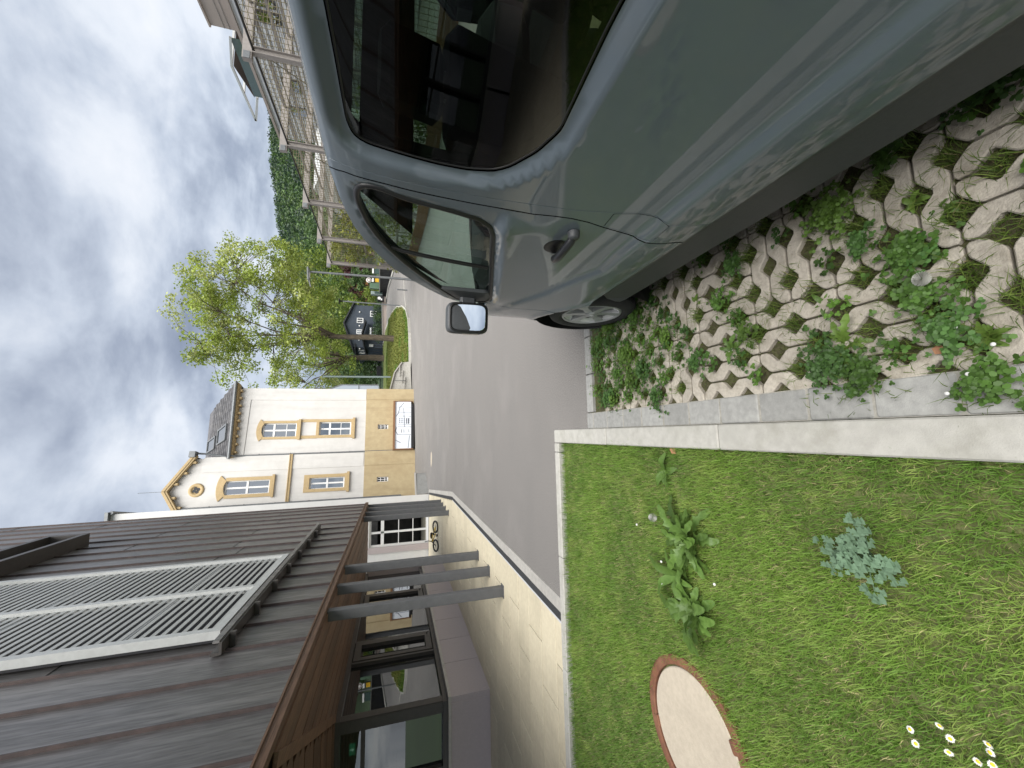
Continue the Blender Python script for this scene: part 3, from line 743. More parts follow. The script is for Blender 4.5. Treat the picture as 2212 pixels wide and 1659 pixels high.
def arch_band(s_, f, s0, s1, zs, rise, t, pr, n=10):
    a = seg_arch(s0, s1, 0, zs, rise, n)[2:]; b = seg_arch(s0-t*.75, s1+t*.75, 0, zs+t*.75, rise+.03, n)[2:]
    for i in range(n):
        q = [a[i], a[i+1], b[i+1], b[i]]
        s_.add([f(x, z, d) for d in (-pr, .02) for x, z in q], [(0, 1, 2, 3), (7, 6, 5, 4), (0, 4, 5, 1), (1, 5, 6, 2), (2, 6, 7, 3), (3, 7, 4, 0)])
o, s_, f = window(W_RU, 1.05, 1.89, 7.22, 9.02, [(.92, 1.06, 7.2, 9.0, .05), (1.88, 2.02, 7.2, 9.0, .05), (.86, 2.1, 7.0, 7.12, .12), (.9, 2.05, 7.12, 7.22, .07), (.92, 1.1, 6.12, 7.0, .045), (1.93, 2.1, 6.12, 7.0, .045)], 8.43, 0, panes=[7.78])
arch_band(s_, f, 1.05, 1.89, 8.92, .14, .3, .05); s_.add([f(a, b, .05) for a, b in rect(.9, 8.9, 1.06, 9.2)], [(0, 1, 2, 3)]); sub(o, 'stone_surround', s_, m_tan)
o, s_, f = window(W_RL, 1.1, 1.93, 4.2, 6.0, [(.94, 1.105, 4.18, 6.0, .05), (1.925, 2.09, 4.18, 6.0, .05), (.94, 2.09, 6.0, 6.16, .05), (.86, 2.17, 3.98, 4.1, .12), (.92, 2.1, 4.1, 4.2, .07)], 5.42, 0, panes=[4.8])
sub(o, 'stone_surround', s_, m_tan)
o, s_, f = window(W_LU, -2.13, -1.37, 8.28, 10.46, [(-2.3, -2.12, 8.26, 10.42, .06), (-1.38, -1.2, 8.26, 10.42, .06), (-2.36, -1.12, 8.05, 8.17, .12), (-2.3, -1.2, 8.17, 8.28, .08)], 9.4, GD)
arch_band(s_, f, -2.13, -1.37, 10.38, .12, .4, .06); sub(o, 'stone_surround', s_, m_tan)
o, s_, f = window(W_LL, -2.05, -1.41, 4.4, 6.28, [(-2.22, -2.04, 4.38, 6.28, .06), (-1.42, -1.24, 4.38, 6.28, .06), (-2.22, -1.24, 6.28, 6.56, .06), (-2.3, -1.14, 4.14, 4.28, .12), (-2.22, -1.22, 4.28, 4.4, .08)], 5.35, GD)
sub(o, 'stone_surround', s_, m_tan)
for (q, D) in ((V_R, 0), (V_L, GD)):
    s0, z0, s1, z1 = q[0][0], q[0][1], q[2][0], q[2][1]; mb = MB()
    for (a0, a1, b0, b1) in ((s0, s0+.04, z0, z1), (s1-.04, s1, z0, z1), (s0, s1, z0, z0+.07), (s0, s1, z1-.05, z1)): fbox(mb, a0, a1, b0, b1, D+.06, D+.12)
    for zz in (z0+.2, z0+.44): fbox(mb, s0, s1, zz-.018, zz+.018, D+.02, D+.05)
    fbox(mb, (s0+s1)/2-.015, (s0+s1)/2+.015, z0, z1, D+.03, D+.055)
    v_ = mb.build('vent_window', m_wfr, old); g = MB(); g.add([FP(a, b, D+.14) for a, b in q], [(0, 1, 2, 3)]); sub(v_, 'dark_opening', g, m_blk)
# oculus with quatrefoil
mb = MB(); oc = FP(-1.77, 11.74, GD-.0)
mb.lathe([(.19, .0), (.21, .05), (.30, .06), (.36, .03), (.36, -.02)], oc, FN, 28)
o = mb.build('oculus', m_tan, old)
g = MB()
for i in range(4):
    a = math.pi/2*i+.4; g.lathe([(.0, .012), (.085, .012)], oc+FE*.1*math.cos(a)+np.array([0, 0, .1*math.sin(a)]), FN, 12)
sub(o, 'quatrefoil', g, m_blk)
sub(o, 'disc', MB().lathe([(0, .004), (.2, .004)], oc, FN, 24), m_tan)
# eaves, corbels, gutter, roofs
mb = MB(); mb.add([FP(-.05, 10.22, .0), FP(4.25, 10.4, .0), FP(4.3, 10.46, -.35), FP(-.15, 10.26, -.35), FP(-.05, 10.32, .0), FP(4.25, 10.5, .0), FP(4.3, 10.53, -.35), FP(-.15, 10.33, -.35)], [(3, 2, 1, 0), (4, 5, 6, 7), (3, 7, 6, 2), (2, 6, 5, 1), (0, 4, 7, 3)]); mb.build('eaves_board', m_tan, old)
for i in range(9):
    s = .2+i*.455; mb = MB(); zz = 10.10+.04*s; fbox(mb, s-.06, s+.06, zz, zz+.16, -.24, .02); mb.build('corbel', m_tan, old)
o = MB().tube([FP(-.2, 10.36, -.42), FP(4.35, 10.57, -.42)], .075, 10).build('gutter', m_zinc, old)
mb = MB().tube([FP(-.02, 10.3, -.36), FP(-.02, 10.0, -.14), FP(0.0, 9.6, -.09), FP(.03, 1.6, -.09)], .05, 8)
o = mb.build('downpipe', m_zinc, old)
for zz in (9, 7.4, 5.8, 4.2, 2.6): sub(o, 'pipe_clip', MB().lathe([(.065, -.02), (.065, .02)], FP(.02, zz, -.09), (0, 0, 1), 10), m_zinc)
mb = MB().tube([FP(-2.72, 12.25, GD-.1), FP(-2.70, 1.2, GD-.1)], .05, 8); o = mb.build('downpipe', m_zinc, old)
for zz in (11, 9.4, 7.9, 6.2, 4.6, 3.0): sub(o, 'pipe_clip', MB().lathe([(.065, -.02), (.065, .02)], FP(-2.71, zz, GD-.1), (0, 0, 1), 10), m_zinc)
# main roof as slate courses (right part): rises away from the eave, hipped at the right
def roof_pt(u, v): # u along eave 0..1, v up 0..1
    sL, sR = -.15, 4.33-1.15*v; return FP(sL+(sR-sL)*u, 10.34+.045*4*u*1.0+2.25*v, -.42+3.0*v)
rf = MB(); rf.add([roof_pt(0, 0), roof_pt(1, 0), roof_pt(1, 1), roof_pt(0, 1)], [(0, 1, 2, 3)]); rf.add([roof_pt(1, 0), FP(4.33, 10.5, 6), FP(3.2, 12.1, 4), roof_pt(1, 1)], [(0, 1, 2, 3)])
rf = rf.build('roof', m_slate, old)
nr, nc = 13, 26
sl_ = None
for i in range(nr):
    for j in range(nc):
        u = (j+.5*(i % 2))/nc
        if u > 1-.5/nc: continue
        c = roof_pt(u+.5/nc, (i+.5)/nr); a_ = roof_pt(u+.5/nc+.01, (i+.5)/nr)-c; b_ = roof_pt(u+.5/nc, (i+.5)/nr+.01)-c
        a_ /= np.linalg.norm(a_); b_ -= a_*(b_@a_); b_ /= np.linalg.norm(b_); n_ = np.cross(a_, b_)
        if sl_ is None:
            sl_ = MB().obox((0, 0, 0), (.098, .155, .006)).build('slate', m_slate, None); COL.objects.unlink(sl_)
        if len([1]) and i*nc+j < 300:
            o = sl_.copy(); COL.objects.link(o); o.parent = rf
            tilt = random.uniform(-.02, .02); b2 = b_*math.cos(.05)-n_*math.sin(.05)*-1*0+n_*(-.05); b2 /= np.linalg.norm(b2)
            n2 = np.cross(a_, b2); p = c+n_*.014-np.array(old.location)
            o.matrix_local = Matrix(((a_[0], b2[0], n2[0], p[0]), (a_[1], b2[1], n2[1], p[1]), (a_[2], b2[2], n2[2], p[2]), (0, 0, 0, 1)))
for (u0, u1, v0, v1) in ((.24, .43, .60, .90), (.27, .48, .18, .5)):
    q = [roof_pt(u0, v0), roof_pt(u1, v0), roof_pt(u1, v1), roof_pt(u0, v1)]; n_ = np.cross(q[1]-q[0], q[3]-q[0]); n_ /= np.linalg.norm(n_)
    if n_[2] < 0: n_ = -n_
    mb = MB()
    for a, b in zip(q, q[1:]+q[:1]): mb.bar(a+n_*.05, b+n_*.05, .08, .12, up=n_)
    o = mb.build('skylight', m_zinc, old); g = MB(); g.add([p+n_*.07 for p in q], [(0, 1, 2, 3)]); sub(o, 'pane', g, m_pane)
# gable roof (left)
ap, re_, le_ = FP(-1.79, 13.18, GD-.22), FP(.06, 12.08, GD-.22), FP(-3.5, 12.12, GD-.22)
bk = -FN*7
mb = MB(); mb.add([ap, re_, re_+bk, ap+bk], [(0, 1, 2, 3)]); mb.add([le_, ap, ap+bk, le_+bk], [(0, 1, 2, 3)]); mb.build('gable_roof', m_slate, old)
mb = MB(); mb.bar(ap+np.array([0, 0, -.06]), re_+np.array([0, 0, -.06]), .16, .12, up=(0, 0, 1)); mb.bar(le_+np.array([0, 0, -.06]), ap+np.array([0, 0, -.06]), .16, .12, up=(0, 0, 1))
mb.bar(ap-np.array([0, 0, .16])-FN*.06, re_-np.array([0, 0, .16])-FN*.06, .22, .12); mb.bar(le_-np.array([0, 0, .16])-FN*.06, ap-np.array([0, 0, .16])-FN*.06, .22, .12); mb.build('verge_board', m_tan, old)
for side in (re_, le_):
    for t in (.2, .5, .8):
        p = ap+(side-ap)*t-np.array([0, 0, .3])-FN*.12; mb = MB(); mb.obox(p, (.06, .1, .1), (FE, FN, (0, 0, 1))); mb.build('corbel', m_tan, old)
mb = MB(); mb.obox(re_+np.array([.05, 0, -.02]), (.16, .2, .14), (FE, FN, (0, 0, 1))); mb.build('gutter_box', m_zinc, old)
MB().tube([re_+FE*.12-np.array([0, 0, .15])-FN*.05, re_+FE*.1-np.array([0, 0, .5])-FN*.15, FP(-.03, 10.5, -.1)], .05, 8).build('short_downpipe', m_zinc, old)
MB().tube([ap, ap+np.array([0, 0, 1.0])], .012, 5).build('lightning_rod', m_zinc, old)
# white wing with french door
wing = empty('white_wing', (-5, 19.8, 0), 'plain white rendered wing with tall glazed door beside the terrace', 'building')
DW = rect(-5.05, .02, -3.82, 2.66)
mb = MB(); wall_holes(mb, [(-9, -.05), (-2.83, -.05), (-2.83, 12.25), (-9, 12.25)], [DW], lambda a, b, d: (a, 19.8+d, b), .25)
mb.add([(-2.83, 19.8, -.05), (-4.4, 27, -.05), (-4.4, 27, 12.25), (-2.83, 19.8, 12.25)], [(0, 1, 2, 3)]); mb.build('wall', m_white2, wing)
MB().prism([(-9, 19.62), (-2.72, 19.62), (-4.3, 27), (-9, 27)], lambda a, b: (a, b, 12.25), lambda a, b: (a, b, 12.36)).build('roof_edge', m_zinc, wing)
MB().tube([(-2.76, 19.7, 12.2), (-4.3, 26.9, 12.2)], .07, 8).build('gutter', m_zinc, wing)
mb = MB()
for (a, b, c, d) in ((-5.05, -4.97, .02, 2.66), (-3.90, -3.82, .02, 2.66), (-4.97, -3.9, 2.58, 2.66), (-4.97, -3.9, .02, .12), (-4.97, -3.9, 2.02, 2.16), (-4.48, -4.39, .12, 2.58)): mb.box((a, 19.87, c), (b, 19.95, d))
for zz in (.72, 1.37): mb.box((-4.97, 19.88, zz-.018), (-3.9, 19.93, zz+.018))
o = mb.build('french_door', m_wfr, wing)
sub(o, 'pane', MB().box((-4.97, 19.9, .12), (-3.9, 19.908, 2.58)), m_pane)
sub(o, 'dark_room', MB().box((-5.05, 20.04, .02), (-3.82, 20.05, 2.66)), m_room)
MB().box((-5.32, 19.72, .0), (-5.06, 19.795, 2.7)).build('door_shutter', m_mauve, wing)
MB().tube([(-3.42, 19.72, .0), (-3.42, 19.72, 1.35)], .06, 10).build('lower_pipe', m_blk, wing)
MB().tube([(-3.42, 19.72, 1.3), (-3.42, 19.72, 1.62)], .075, 10).build('pipe_collar', m_orng, wing)
# low retaining wall of the basement stair
lw = empty('basement_wall', (-2.4, 20.5, 0), 'low grey concrete wall of the basement stair at the white wing', 'wall')
MB().prism([(-2.8, 19.9), (-1.95, 20.9), (-1.95, 21.1), (-2.8, 20.1)], lambda a, b: (a, b, -.1), lambda a, b: (a, b, .55)).build('wall_body', m_gutter, lw)
MB().prism([(-2.84, 19.84), (-1.9, 20.9), (-1.9, 21.2), (-2.84, 20.2)], lambda a, b: (a, b, .55), lambda a, b: (a, b, .62)).build('coping', m_edge, lw)
# building-site banner standing before the plinth
ban = empty('banner_board', tuple(FP(1.5, .45, -.5)), 'long white banner with a pencil drawing of houses before the ochre plinth', 'banner')
mb = MB(); fbox(mb, .08, 3.12, .62, 1.60, -.36, -.34); mb.build('sheet', m_print, ban)
mb = MB(); fbox(mb, .02, 3.16, 1.60, 1.72, -.44, 0); fbox(mb, .02, .08, .5, 1.6, -.42, 0); fbox(mb, 3.12, 3.16, .5, 1.6, -.42, 0); mb.build('wooden_frame', m_plank, ban)
mb = MB(); fbox(mb, .1, 2.95, .44, .62, -.42, -.2); mb.build('dark_base', m_blk, ban)
mb = MB(); mk = MB()
def ln(m_, s0, z0, s1, z1, w=.012):
    w = w*1.7; d = np.array([s1-s0, z1-z0]); d = d/np.linalg.norm(d); n_ = np.array([-d[1], d[0]])*w/2
    m_.add([FP(a, b, -.364) for a, b in ((s0-n_[0], z0-n_[1]), (s1-n_[0], z1-n_[1]), (s1+n_[0], z1+n_[1]), (s0+n_[0], z0+n_[1]))], [(0, 1, 2, 3)])
for s in (.95, 1.45, 1.62, 2.15, 2.4, 2.75): ln(mb, s, .64, s+.02, 1.42, .02)
for (a, b, c, d) in ((.45, 1.25, .62, 1.55), (.95, 1.42, 1.2, 1.58), (1.2, 1.58, 1.45, 1.5), (2.15, 1.55, 2.35, 1.4), (2.35, 1.4, 2.75, 1.32), (1.45, 1.02, 2.7, 1.08), (.12, .8, .9, .72), (2.75, 1.3, 3.05, 1.05)): ln(mb, a, b, c, d, .03)
for i in range(3):
    for j in range(5): ln(mb, 1.75+.12*i, .72+.14*j, 1.75+.12*i, .80+.14*j, .05)
    ln(mk, 1.72+.12*i, .74, 1.72+.12*i, .82, .06); ln(mk, 1.72+.12*i, .88, 1.72+.12*i, .93, .06)
for zz in (.75, 1.05, 1.2): ln(mk, 1.08, zz, 1.3, zz+.01, .02)
mb.build('drawing', m_ink, ban); mk.build('drawing_dark', m_inkd, ban)

# ================================================================== VAN
VX0 = 1.72
van = empty('parked_van', (VX0, .6, 0), 'grey-blue delivery van with black door mirror parked on the grass pavers', 'van')
PZ = [.0, .22, .3, .40, .47, .60, .80, 1.0, 1.2, 1.41, 1.65, 1.75, 1.80, 1.84, 1.88]
PX = [.80, .785, .775, .768, .762, .757, .757, .762, .770, .779, .802, .822, .842, .872, .93]
PXs = np.array(PX); 
def smooth_interp(z, xs, ys):
    # cubic Hermite through the profile points
    xs = np.array(xs); ys = np.array(ys); z = np.clip(np.asarray(z, float), xs[0], xs[-1]); i = np.clip(np.searchsorted(xs, z)-1, 0, len(xs)-2)
    mslope = np.gradient(ys, xs); h = xs[i+1]-xs[i]; t = (z-xs[i])/h
    return (2*t**3-3*t**2+1)*ys[i]+(t**3-2*t**2+t)*h*mslope[i]+(-2*t**3+3*t**2)*ys[i+1]+(t**3-t**2)*h*mslope[i+1]
def sstep(a, b, x): t = np.clip((x-a)/(b-a), 0, 1); return t*t*(3-2*t)
WIN_F = rounded([(1.272, 1.70), (1.268, 1.653), (1.286, 1.578), (1.294, 1.47), (1.306, 1.386), (1.323, 1.313), (1.36, 1.262), (1.42, 1.235), (1.543, 1.209), (1.759, 1.161), (2.125, 1.082), (2.20, 1.10), (2.205, 1.262), (2.051, 1.388), (1.929, 1.485), (1.804, 1.575), (1.691, 1.644), (1.604, 1.688), (1.513, 1.719), (1.395, 1.742), (1.33, 1.742), (1.29, 1.727)], .02, 2)
WIN_R = rounded([(-.95, 1.20), (.60, 1.2), (.72, 1.194), (.875, 1.186), (.969, 1.219), (1.053, 1.276), (1.086, 1.318), (1.106, 1.40), (1.111, 1.484), (1.108, 1.60), (1.107, 1.69), (1.09, 1.725), (1.041, 1.739), (.88, 1.742), (.6, 1.75), (-.95, 1.75)], .02, 2)
def crease(y): return np.interp(y, [-3, 1.40, 1.574, 1.817, 1.93, 2.131, 2.35, 3], [.695, .70, .69, .80, .84, .965, 1.02, 1.05])
WINLIP = True
def vx(y, z):
    y = np.asarray(y, float); z = np.asarray(z, float)
    x = smooth_interp(z, PZ, PX)
    d = z-crease(y)
    amp = np.interp(y, [-3, 1.3, 1.6, 2.1, 3], [.020, .020, .018, .014, .010])
    x = x-amp*sstep(.028, -.045, d)+amp*.9*sstep(.60, .46, z)        # swage: body bulges below the crease, returns at the sill
    x = x-.006*np.exp(-((z-.50)/.018)**2)                            # thin ridge above the sill cladding
    f = np.clip(y-2.05, 0, 2); x = x+.26*f**2.2                      # nose narrows
    r = np.clip(-1.2-y, 0, 2); x = x+.05*r**2
    arch = np.hypot((y-2.40), (z-.295)); x = x-.012*np.exp(-((arch-.415)/.03)**2)*(z > .3)
    belt = np.interp(y, [1.2, 1.36, 1.543, 2.125, 2.3], [1.245, 1.235, 1.185, 1.06, 1.03])
    x = x-.036*sstep(.02, -.03, z-belt)*sstep(1.22, 1.36, y)*sstep(2.35, 2.0, y)*np.exp(-np.clip(belt-z, 0, 1)/.10)   # shoulder below the front window
    P = np.stack([y.ravel(), z.ravel()], 1)
    for W, wd, dp in (((WIN_R, .05, .024), (WIN_F, .02, .006)) if WINLIP else ()):
        q = polydist(P, W).reshape(y.shape); x = x+dp*(1-sstep(0, wd, q))
    return x
def vnorm(y, z, e=.002):
    dy = (vx(y+e, z)-vx(y-e, z))/(2*e); dz = (vx(y, z+e)-vx(y, z-e))/(2*e)
    n = np.stack([-np.ones_like(dy), dy, dz], 1); return n/np.linalg.norm(n, axis=1)[:, None]
def side_panel(name, outline, holes, mat, step=.03, dx=0., flange=.02, parent=None, far=True, thing=None, names=True):
    outline = resample(outline, .03); holes = [resample(h, .03) for h in holes]
    v, f = cdt(outline, holes, step)
    y, z = v[:, 0], v[:, 1]; x = vx(y, z)+dx; n = vnorm(y, z)
    V = np.stack([x, y, z], 1); N_ = n.copy(); Fc = []
    for t in f:
        a, b, c = t; cr = (v[b]-v[a])[0]*(v[c]-v[a])[1]-(v[b]-v[a])[1]*(v[c]-v[a])[0]
        Fc.append((a, b, c) if cr < 0 else (a, c, b))      # outward is -x
    VV = V.tolist(); NN = N_.tolist()
    if flange:
        for lp in [outline]+holes:
            lp = np.array(lp); xx = vx(lp[:, 0], lp[:, 1])+dx; k = len(lp); b0 = len(VV)
            tg = np.roll(lp, -1, 0)-np.roll(lp, 1, 0); nr = np.stack([tg[:, 1], -tg[:, 0]], 1); nr /= np.linalg.norm(nr, axis=1)[:, None]+1e-9
            sg = 1 if sum(lp[:, 0]*np.roll(lp[:, 1], -1)-np.roll(lp[:, 0], -1)*lp[:, 1]) > 0 else -1
            if lp is not None and len(holes) and any(len(h) == k and np.allclose(h[0], lp[0]) for h in holes): sg = -sg
            for q in (0, 1):
                for i in range(k): VV.append([xx[i]+q*flange, lp[i, 0], lp[i, 1]]); NN.append([0 if q else -.6, sg*nr[i, 0], sg*nr[i, 1]])
            for i in range(k):
                j = (i+1) % k; Fc.append((b0+i, b0+j, b0+k+j)); Fc.append((b0+i, b0+k+j, b0+k+i))
    th = thing or van; off = np.array(th.location)
    def mk(sgn):
        A = np.array(VV, float)
        nn = np.array(NN, float); nn /= np.linalg.norm(nn, axis=1)[:, None]+1e-9
        F2 = Fc
        if sgn < 0:
            A[:, 0] = 2*VX0-A[:, 0]; nn = nn*np.array([-1, 1, 1]); F2 = [t[::-1] for t in Fc]
        me = bpy.data.meshes.new(name); me.from_pydata((A-off).tolist(), [], F2); me.polygons.foreach_set('use_smooth', [True]*len(F2))
        me.update(); me.normals_split_custom_set_from_vertices(nn.tolist()); me.materials.append(mat)
        o = bpy.data.objects.new(name, me); link(o, parent or th); return o
    o = mk(1); o2 = mk(-1) if far else None
    return o, o2
G1 = [(1.262, 1.812), (1.243, 1.765), (1.233, 1.639), (1.232, 1.476), (1.231, 1.332), (1.229, 1.141), (1.218, 1.067), (1.213, 1.0), (1.218, .931), (1.232, .869), (1.25, .768), (1.264, .69), (1.263, .63), (1.252, .557), (1.251, .49)]
G2 = [(1.215, 1.812), (1.20, 1.70), (1.192, 1.476), (1.186, 1.332), (1.176, 1.16), (1.168, 1.088), (1.163, 1.021), (1.137, .877), (1.112, .785), (1.113, .723), (1.124, .647), (1.116, .563), (1.109, .49)]
gp = .005
ROOFZ = 1.812
bs = [(-2.0, .49)]+[(p[0]-gp*.5, p[1]) for p in G2[::-1]]+[(-2.0, ROOFZ)]
arch_r = [(-.70+.40*math.cos(a)*-1, .295+.40*math.sin(a)) for a in np.linspace(.51, math.pi-.51, 15)]
bs = [(-2.0, .49)]+arch_r+bs[1:]
side_o, _ = side_panel('body_side', bs, [WIN_R], m_paint, .022)
iF = [i for i, p in enumerate(G1) if abs(p[1]-.869) < 1e-6][0]
bp = [(p[0]+gp*.2, p[1]) for p in G2]+[(p[0]-gp*.6, p[1]) for p in G1[::-1]]
FLAP = [(1.137+.004, .872), (1.231-.006, .865), (1.25-.007, .768), (1.262-.007, .69), (1.259-.007, .636), (1.127+.004, .648), (1.117, .70), (1.116, .785)]
bpill, _ = side_panel('b_pillar_panel', bp, [rounded(FLAP, .004, 1)], m_paint, .03)
side_panel('fuel_flap', [tuple(p) for p in (np.array(rounded(FLAP, .004, 1))-np.array([1.18, .76]))*np.array([.955, .975])+np.array([1.18, .76])], [], m_paint, .03, far=False)
arch = [(2.40+.405*math.cos(a), .295+.405*math.sin(a)) for a in np.linspace(0.05, math.pi-.12, 22)]
archR = [p for p in arch if p[0] <= 2.194][::1]; archF = [p for p in arch if p[0] > 2.2]
APIL = [(2.225, 1.28), (2.183, 1.335), (2.092, 1.428), (1.997, 1.522), (1.891, 1.613), (1.781, 1.679), (1.686, 1.724), (1.588, 1.764), (1.5, 1.785), (1.404, 1.80)]
door_poly = [(p[0]+gp*.6, p[1]) for p in G1][::-1]   # bottom -> top along the rear gap
door_poly = [(1.255, .49)]+door_poly[1:]+APIL[::-1]+[(2.205, 1.09), (2.198, .96), (2.191, .66)]+sorted([p for p in archR if p[1] > .49], key=lambda p: -p[1])
door, _ = side_panel('front_door', door_poly, [WIN_F], m_paint, .017)
fend = [(2.203, .66)]+sorted(archF, key=lambda p: p[0])+[(2.83, .30), (2.92, .34), (2.95, .55), (2.93, .72), (2.88, .88), (2.78, .985), (2.6, 1.04), (2.4, 1.075), (2.209, 1.09), (2.203, .96)]
side_panel('front_wing', fend, [], m_paint, .028)
side_panel('headlamp', rounded([(2.62, 1.03), (2.64, .93), (2.72, .86), (2.885, .84), (2.86, .94), (2.79, 1.0)], .02, 2), [], glassmat('lamp_lens', (.55, .58, .6), boost=.25), .03, dx=-.006, flange=0)
side_panel('sill_cladding', [(-.29, .29), (1.99, .29), (1.985, .36), (1.96, .43), (1.90, .483), (-.33, .483)], [], m_dplast, .03, dx=.003)
side_panel('rear_lower_cladding', [(-2.0, .32), (-1.12, .32), (-1.1, .4), (-1.05, .485), (-2.0, .485)], [], m_dplast, .05, dx=.003)
# dark mass behind the panel gaps
for sgn in (1, -1):
    mb = MB()
    for (y0, y1, z0, z1) in ((1.06, 1.30, .3, 1.16), (1.115, 1.262, 1.16, 1.80), (2.15, 2.26, .72, 1.08)):
        ys_ = np.linspace(y0, y1, 7); zs_ = np.linspace(z0, z1, 14); V = []; Fc = []
        for a in ys_:
            for b in zs_:
                x = float(vx(np.array([a]), np.array([b]))[0])+.021; V.append((x if sgn > 0 else 2*VX0-x, a, b))
        for i in range(6):
            for j in range(13): Fc.append((i*14+j, i*14+14+j, i*14+15+j, i*14+j+1))
        mb.add(V, Fc)
    mb.build('gap_backing', m_seal, van)
# glass
def grow(poly, k):
    P = np.array(poly); c = P.mean(0); return [tuple(p+(p-c)/np.linalg.norm(p-c)*k) for p in P]
WINLIP = False
side_panel('rear_side_glass', WIN_R, [], m_pglass, .06, dx=.028, flange=0)
side_panel('front_door_glass', WIN_F, [], m_vglass, .06, dx=.020, flange=0)
WINLIP = True
for (W, r, nm, dx_) in ((WIN_F, .0125, 'window_seal', .004), (WIN_R, .0035, 'rear_window_seal', .006)):
    for sgn in (1, -1):
        P = np.array(resample(grow(W, -.006), .03)); xx = vx(P[:, 0], P[:, 1])+dx_
        pts = [((x if sgn > 0 else 2*VX0-x), p[0], p[1]) for x, p in zip(xx, P)]
        MB().tube(pts, r, 8, closed=True).build(nm, m_seal, van)
fv = lambda y, z, d=0.: (float(vx(np.array([y]), np.array([z]))[0])+d, y, z)
P0 = [fv(1.69+.045*t, 1.645-.455*t, .008) for t in np.linspace(0, 1, 8)]
MB().tube(P0, .009, 6).build('window_divider', m_seal, van)
# black triangle where the mirror is mounted
tri, _ = side_panel('mirror_triangle', [(2.03, 1.115), (2.12, 1.09), (2.195, 1.105), (2.198, 1.255), (2.05, 1.385), (2.04, 1.3)], [], m_dplast, .05, dx=-.004, flange=.02)
# ---- roof, windscreen, bonnet: lofted between the two sides
def loft(name, curve, mat, n=18, bulge=.07, fwd=.0, ins=0.):
    """curve: (y,z) along the left side edge; crosses to the right side with a crown"""
    V = []; Fc = []; m_ = len(curve)
    for (y, z) in curve:
        x0 = float(vx(np.array([y]), np.array([min(z, 1.86)]))[0])+ins; x1 = 2*VX0-x0
        for i in range(n+1):
            u = i/n; s = 1-abs(2*u-1); cr = 1-(1-s)**2.6
            V.append((x0+(x1-x0)*u, y+fwd*cr, z+bulge*cr))
    for i in range(m_-1):
        for j in range(n): Fc.append((i*(n+1)+j, i*(n+1)+j+1, (i+1)*(n+1)+j+1, (i+1)*(n+1)+j))
    mb = MB(); mb.add(V, Fc, True); return mb.build(name, mat, van)
loft('roof', [(y, ROOFZ-.002) for y in np.linspace(-2.0, 1.25, 10)]+[(1.30, 1.810), (1.404, 1.802), (1.47, 1.792)], m_paint, bulge=.115)
loft('windscreen', [(1.475, 1.789), (1.588, 1.766), (1.686, 1.727), (1.781, 1.682), (1.891, 1.616), (1.997, 1.525), (2.092, 1.431), (2.183, 1.338), (2.225, 1.283), (2.30, 1.17), (2.37, 1.05), (2.40, .98)], glassmat('windscreen_glass', (.45, .55, .5)), bulge=.10, fwd=.16)
loft('bonnet', [(2.30, 1.12), (2.34, 1.10), (2.5, 1.07), (2.7, 1.02), (2.86, .92), (2.93, .75)], m_paint, bulge=.03, fwd=.14)
loft('front_bumper', [(2.94, .70), (2.97, .5), (2.93, .33), (2.8, .28)], m_dplast, bulge=.0, fwd=.16)
MB().box((.85, -2.03, .4), (2*VX0-.85, -1.99, 1.85)).build('tail_door', m_paint, van)
MB().box((.82, -2.0, .29), (2*VX0-.82, 2.0, .36)).build('floor', m_inter, van)
# inner trim: dark lining just inside the body skin
for sgn in (1, -1):
    for (poly, hole) in (([(-2.0, .45), (1.19, .45), (1.19, 1.80), (-2.0, 1.80)], WIN_R), ([(1.195, .45), (2.0, .45), (2.19, .72), (2.19, 1.26), (2.06, 1.40), (1.9, 1.56), (1.7, 1.69), (1.45, 1.775), (1.195, 1.80)], WIN_F)):
        v, f = cdt(resample(poly, .1), [hole]); x = vx(v[:, 0], v[:, 1])+.055
        mb = MB(); mb.add([((a if sgn > 0 else 2*VX0-a), b[0], b[1]) for a, b in zip(x, v)], f); mb.build('interior_trim', m_inter, van)
MB().box((2.36, -1.98, 1.53), (2.58, 1.55, 1.80)).build('added_window_blocker', m_inter, van)  # added dark box: blocks daylight through the upper part of the far windows
mb = MB(); mb.add([(1.0, 1.60, 1.76), (2.5, 1.60, 1.76), (2.5, 1.93, 1.53), (1.0, 1.93, 1.53)], [(0, 1, 2, 3)]); mb.build('added_screen_blocker', m_inter, van)  # added dark sheet: carries the blocking forward across the top of the windscreen
# headlining
mb = MB(); mb.add([(.95, -1.98, 1.79), (2*VX0-.95, -1.98, 1.79), (2*VX0-.95, 1.42, 1.77), (.95, 1.42, 1.77)], [(0, 1, 2, 3)]); mb.build('headlining', m_inter, van)
def seat(x, y, w=.46):
    mb = MB()
    mb.obox((x, y+.22, .78), (w/2, .25, .09), ch=.05)
    a = math.radians(14); ax = ((1, 0, 0), (0, math.cos(a), math.sin(a)), (0, -math.sin(a), math.cos(a)))
    mb.obox((x, y-.07, 1.12), (w/2, .07, .32), ax, ch=.06)
    o = mb.build('seat', m_inter, van)
    hb = MB().obox((x, y-.165, 1.56), (.15, .055, .115), ax, ch=.05); sub(o, 'headrest', hb, m_inter)
    sub(o, 'headrest_post', MB().tube([(x-.06, y-.14, 1.40), (x-.06, y-.15, 1.47)], .007, 6).tube([(x+.06, y-.14, 1.40), (x+.06, y-.15, 1.47)], .007, 6), m_post)
seat(1.33, 1.52, .5); seat(2.22, 1.5, .5); seat(1.25, .35); seat(1.75, .35); seat(2.25, .35)
mb = MB().obox((1.72, 2.16, 1.0), (.84, .24, .15), ch=.08); mb.build('dashboard', m_inter, van)
MB().tube([(1.25+.19*math.cos(a), 1.98-.07*math.sin(a), 1.08+.17*math.sin(a)) for a in np.linspace(0, 2*math.pi, 24, endpoint=False)], .014, 6, closed=True).build('steering_wheel', m_inter, van)
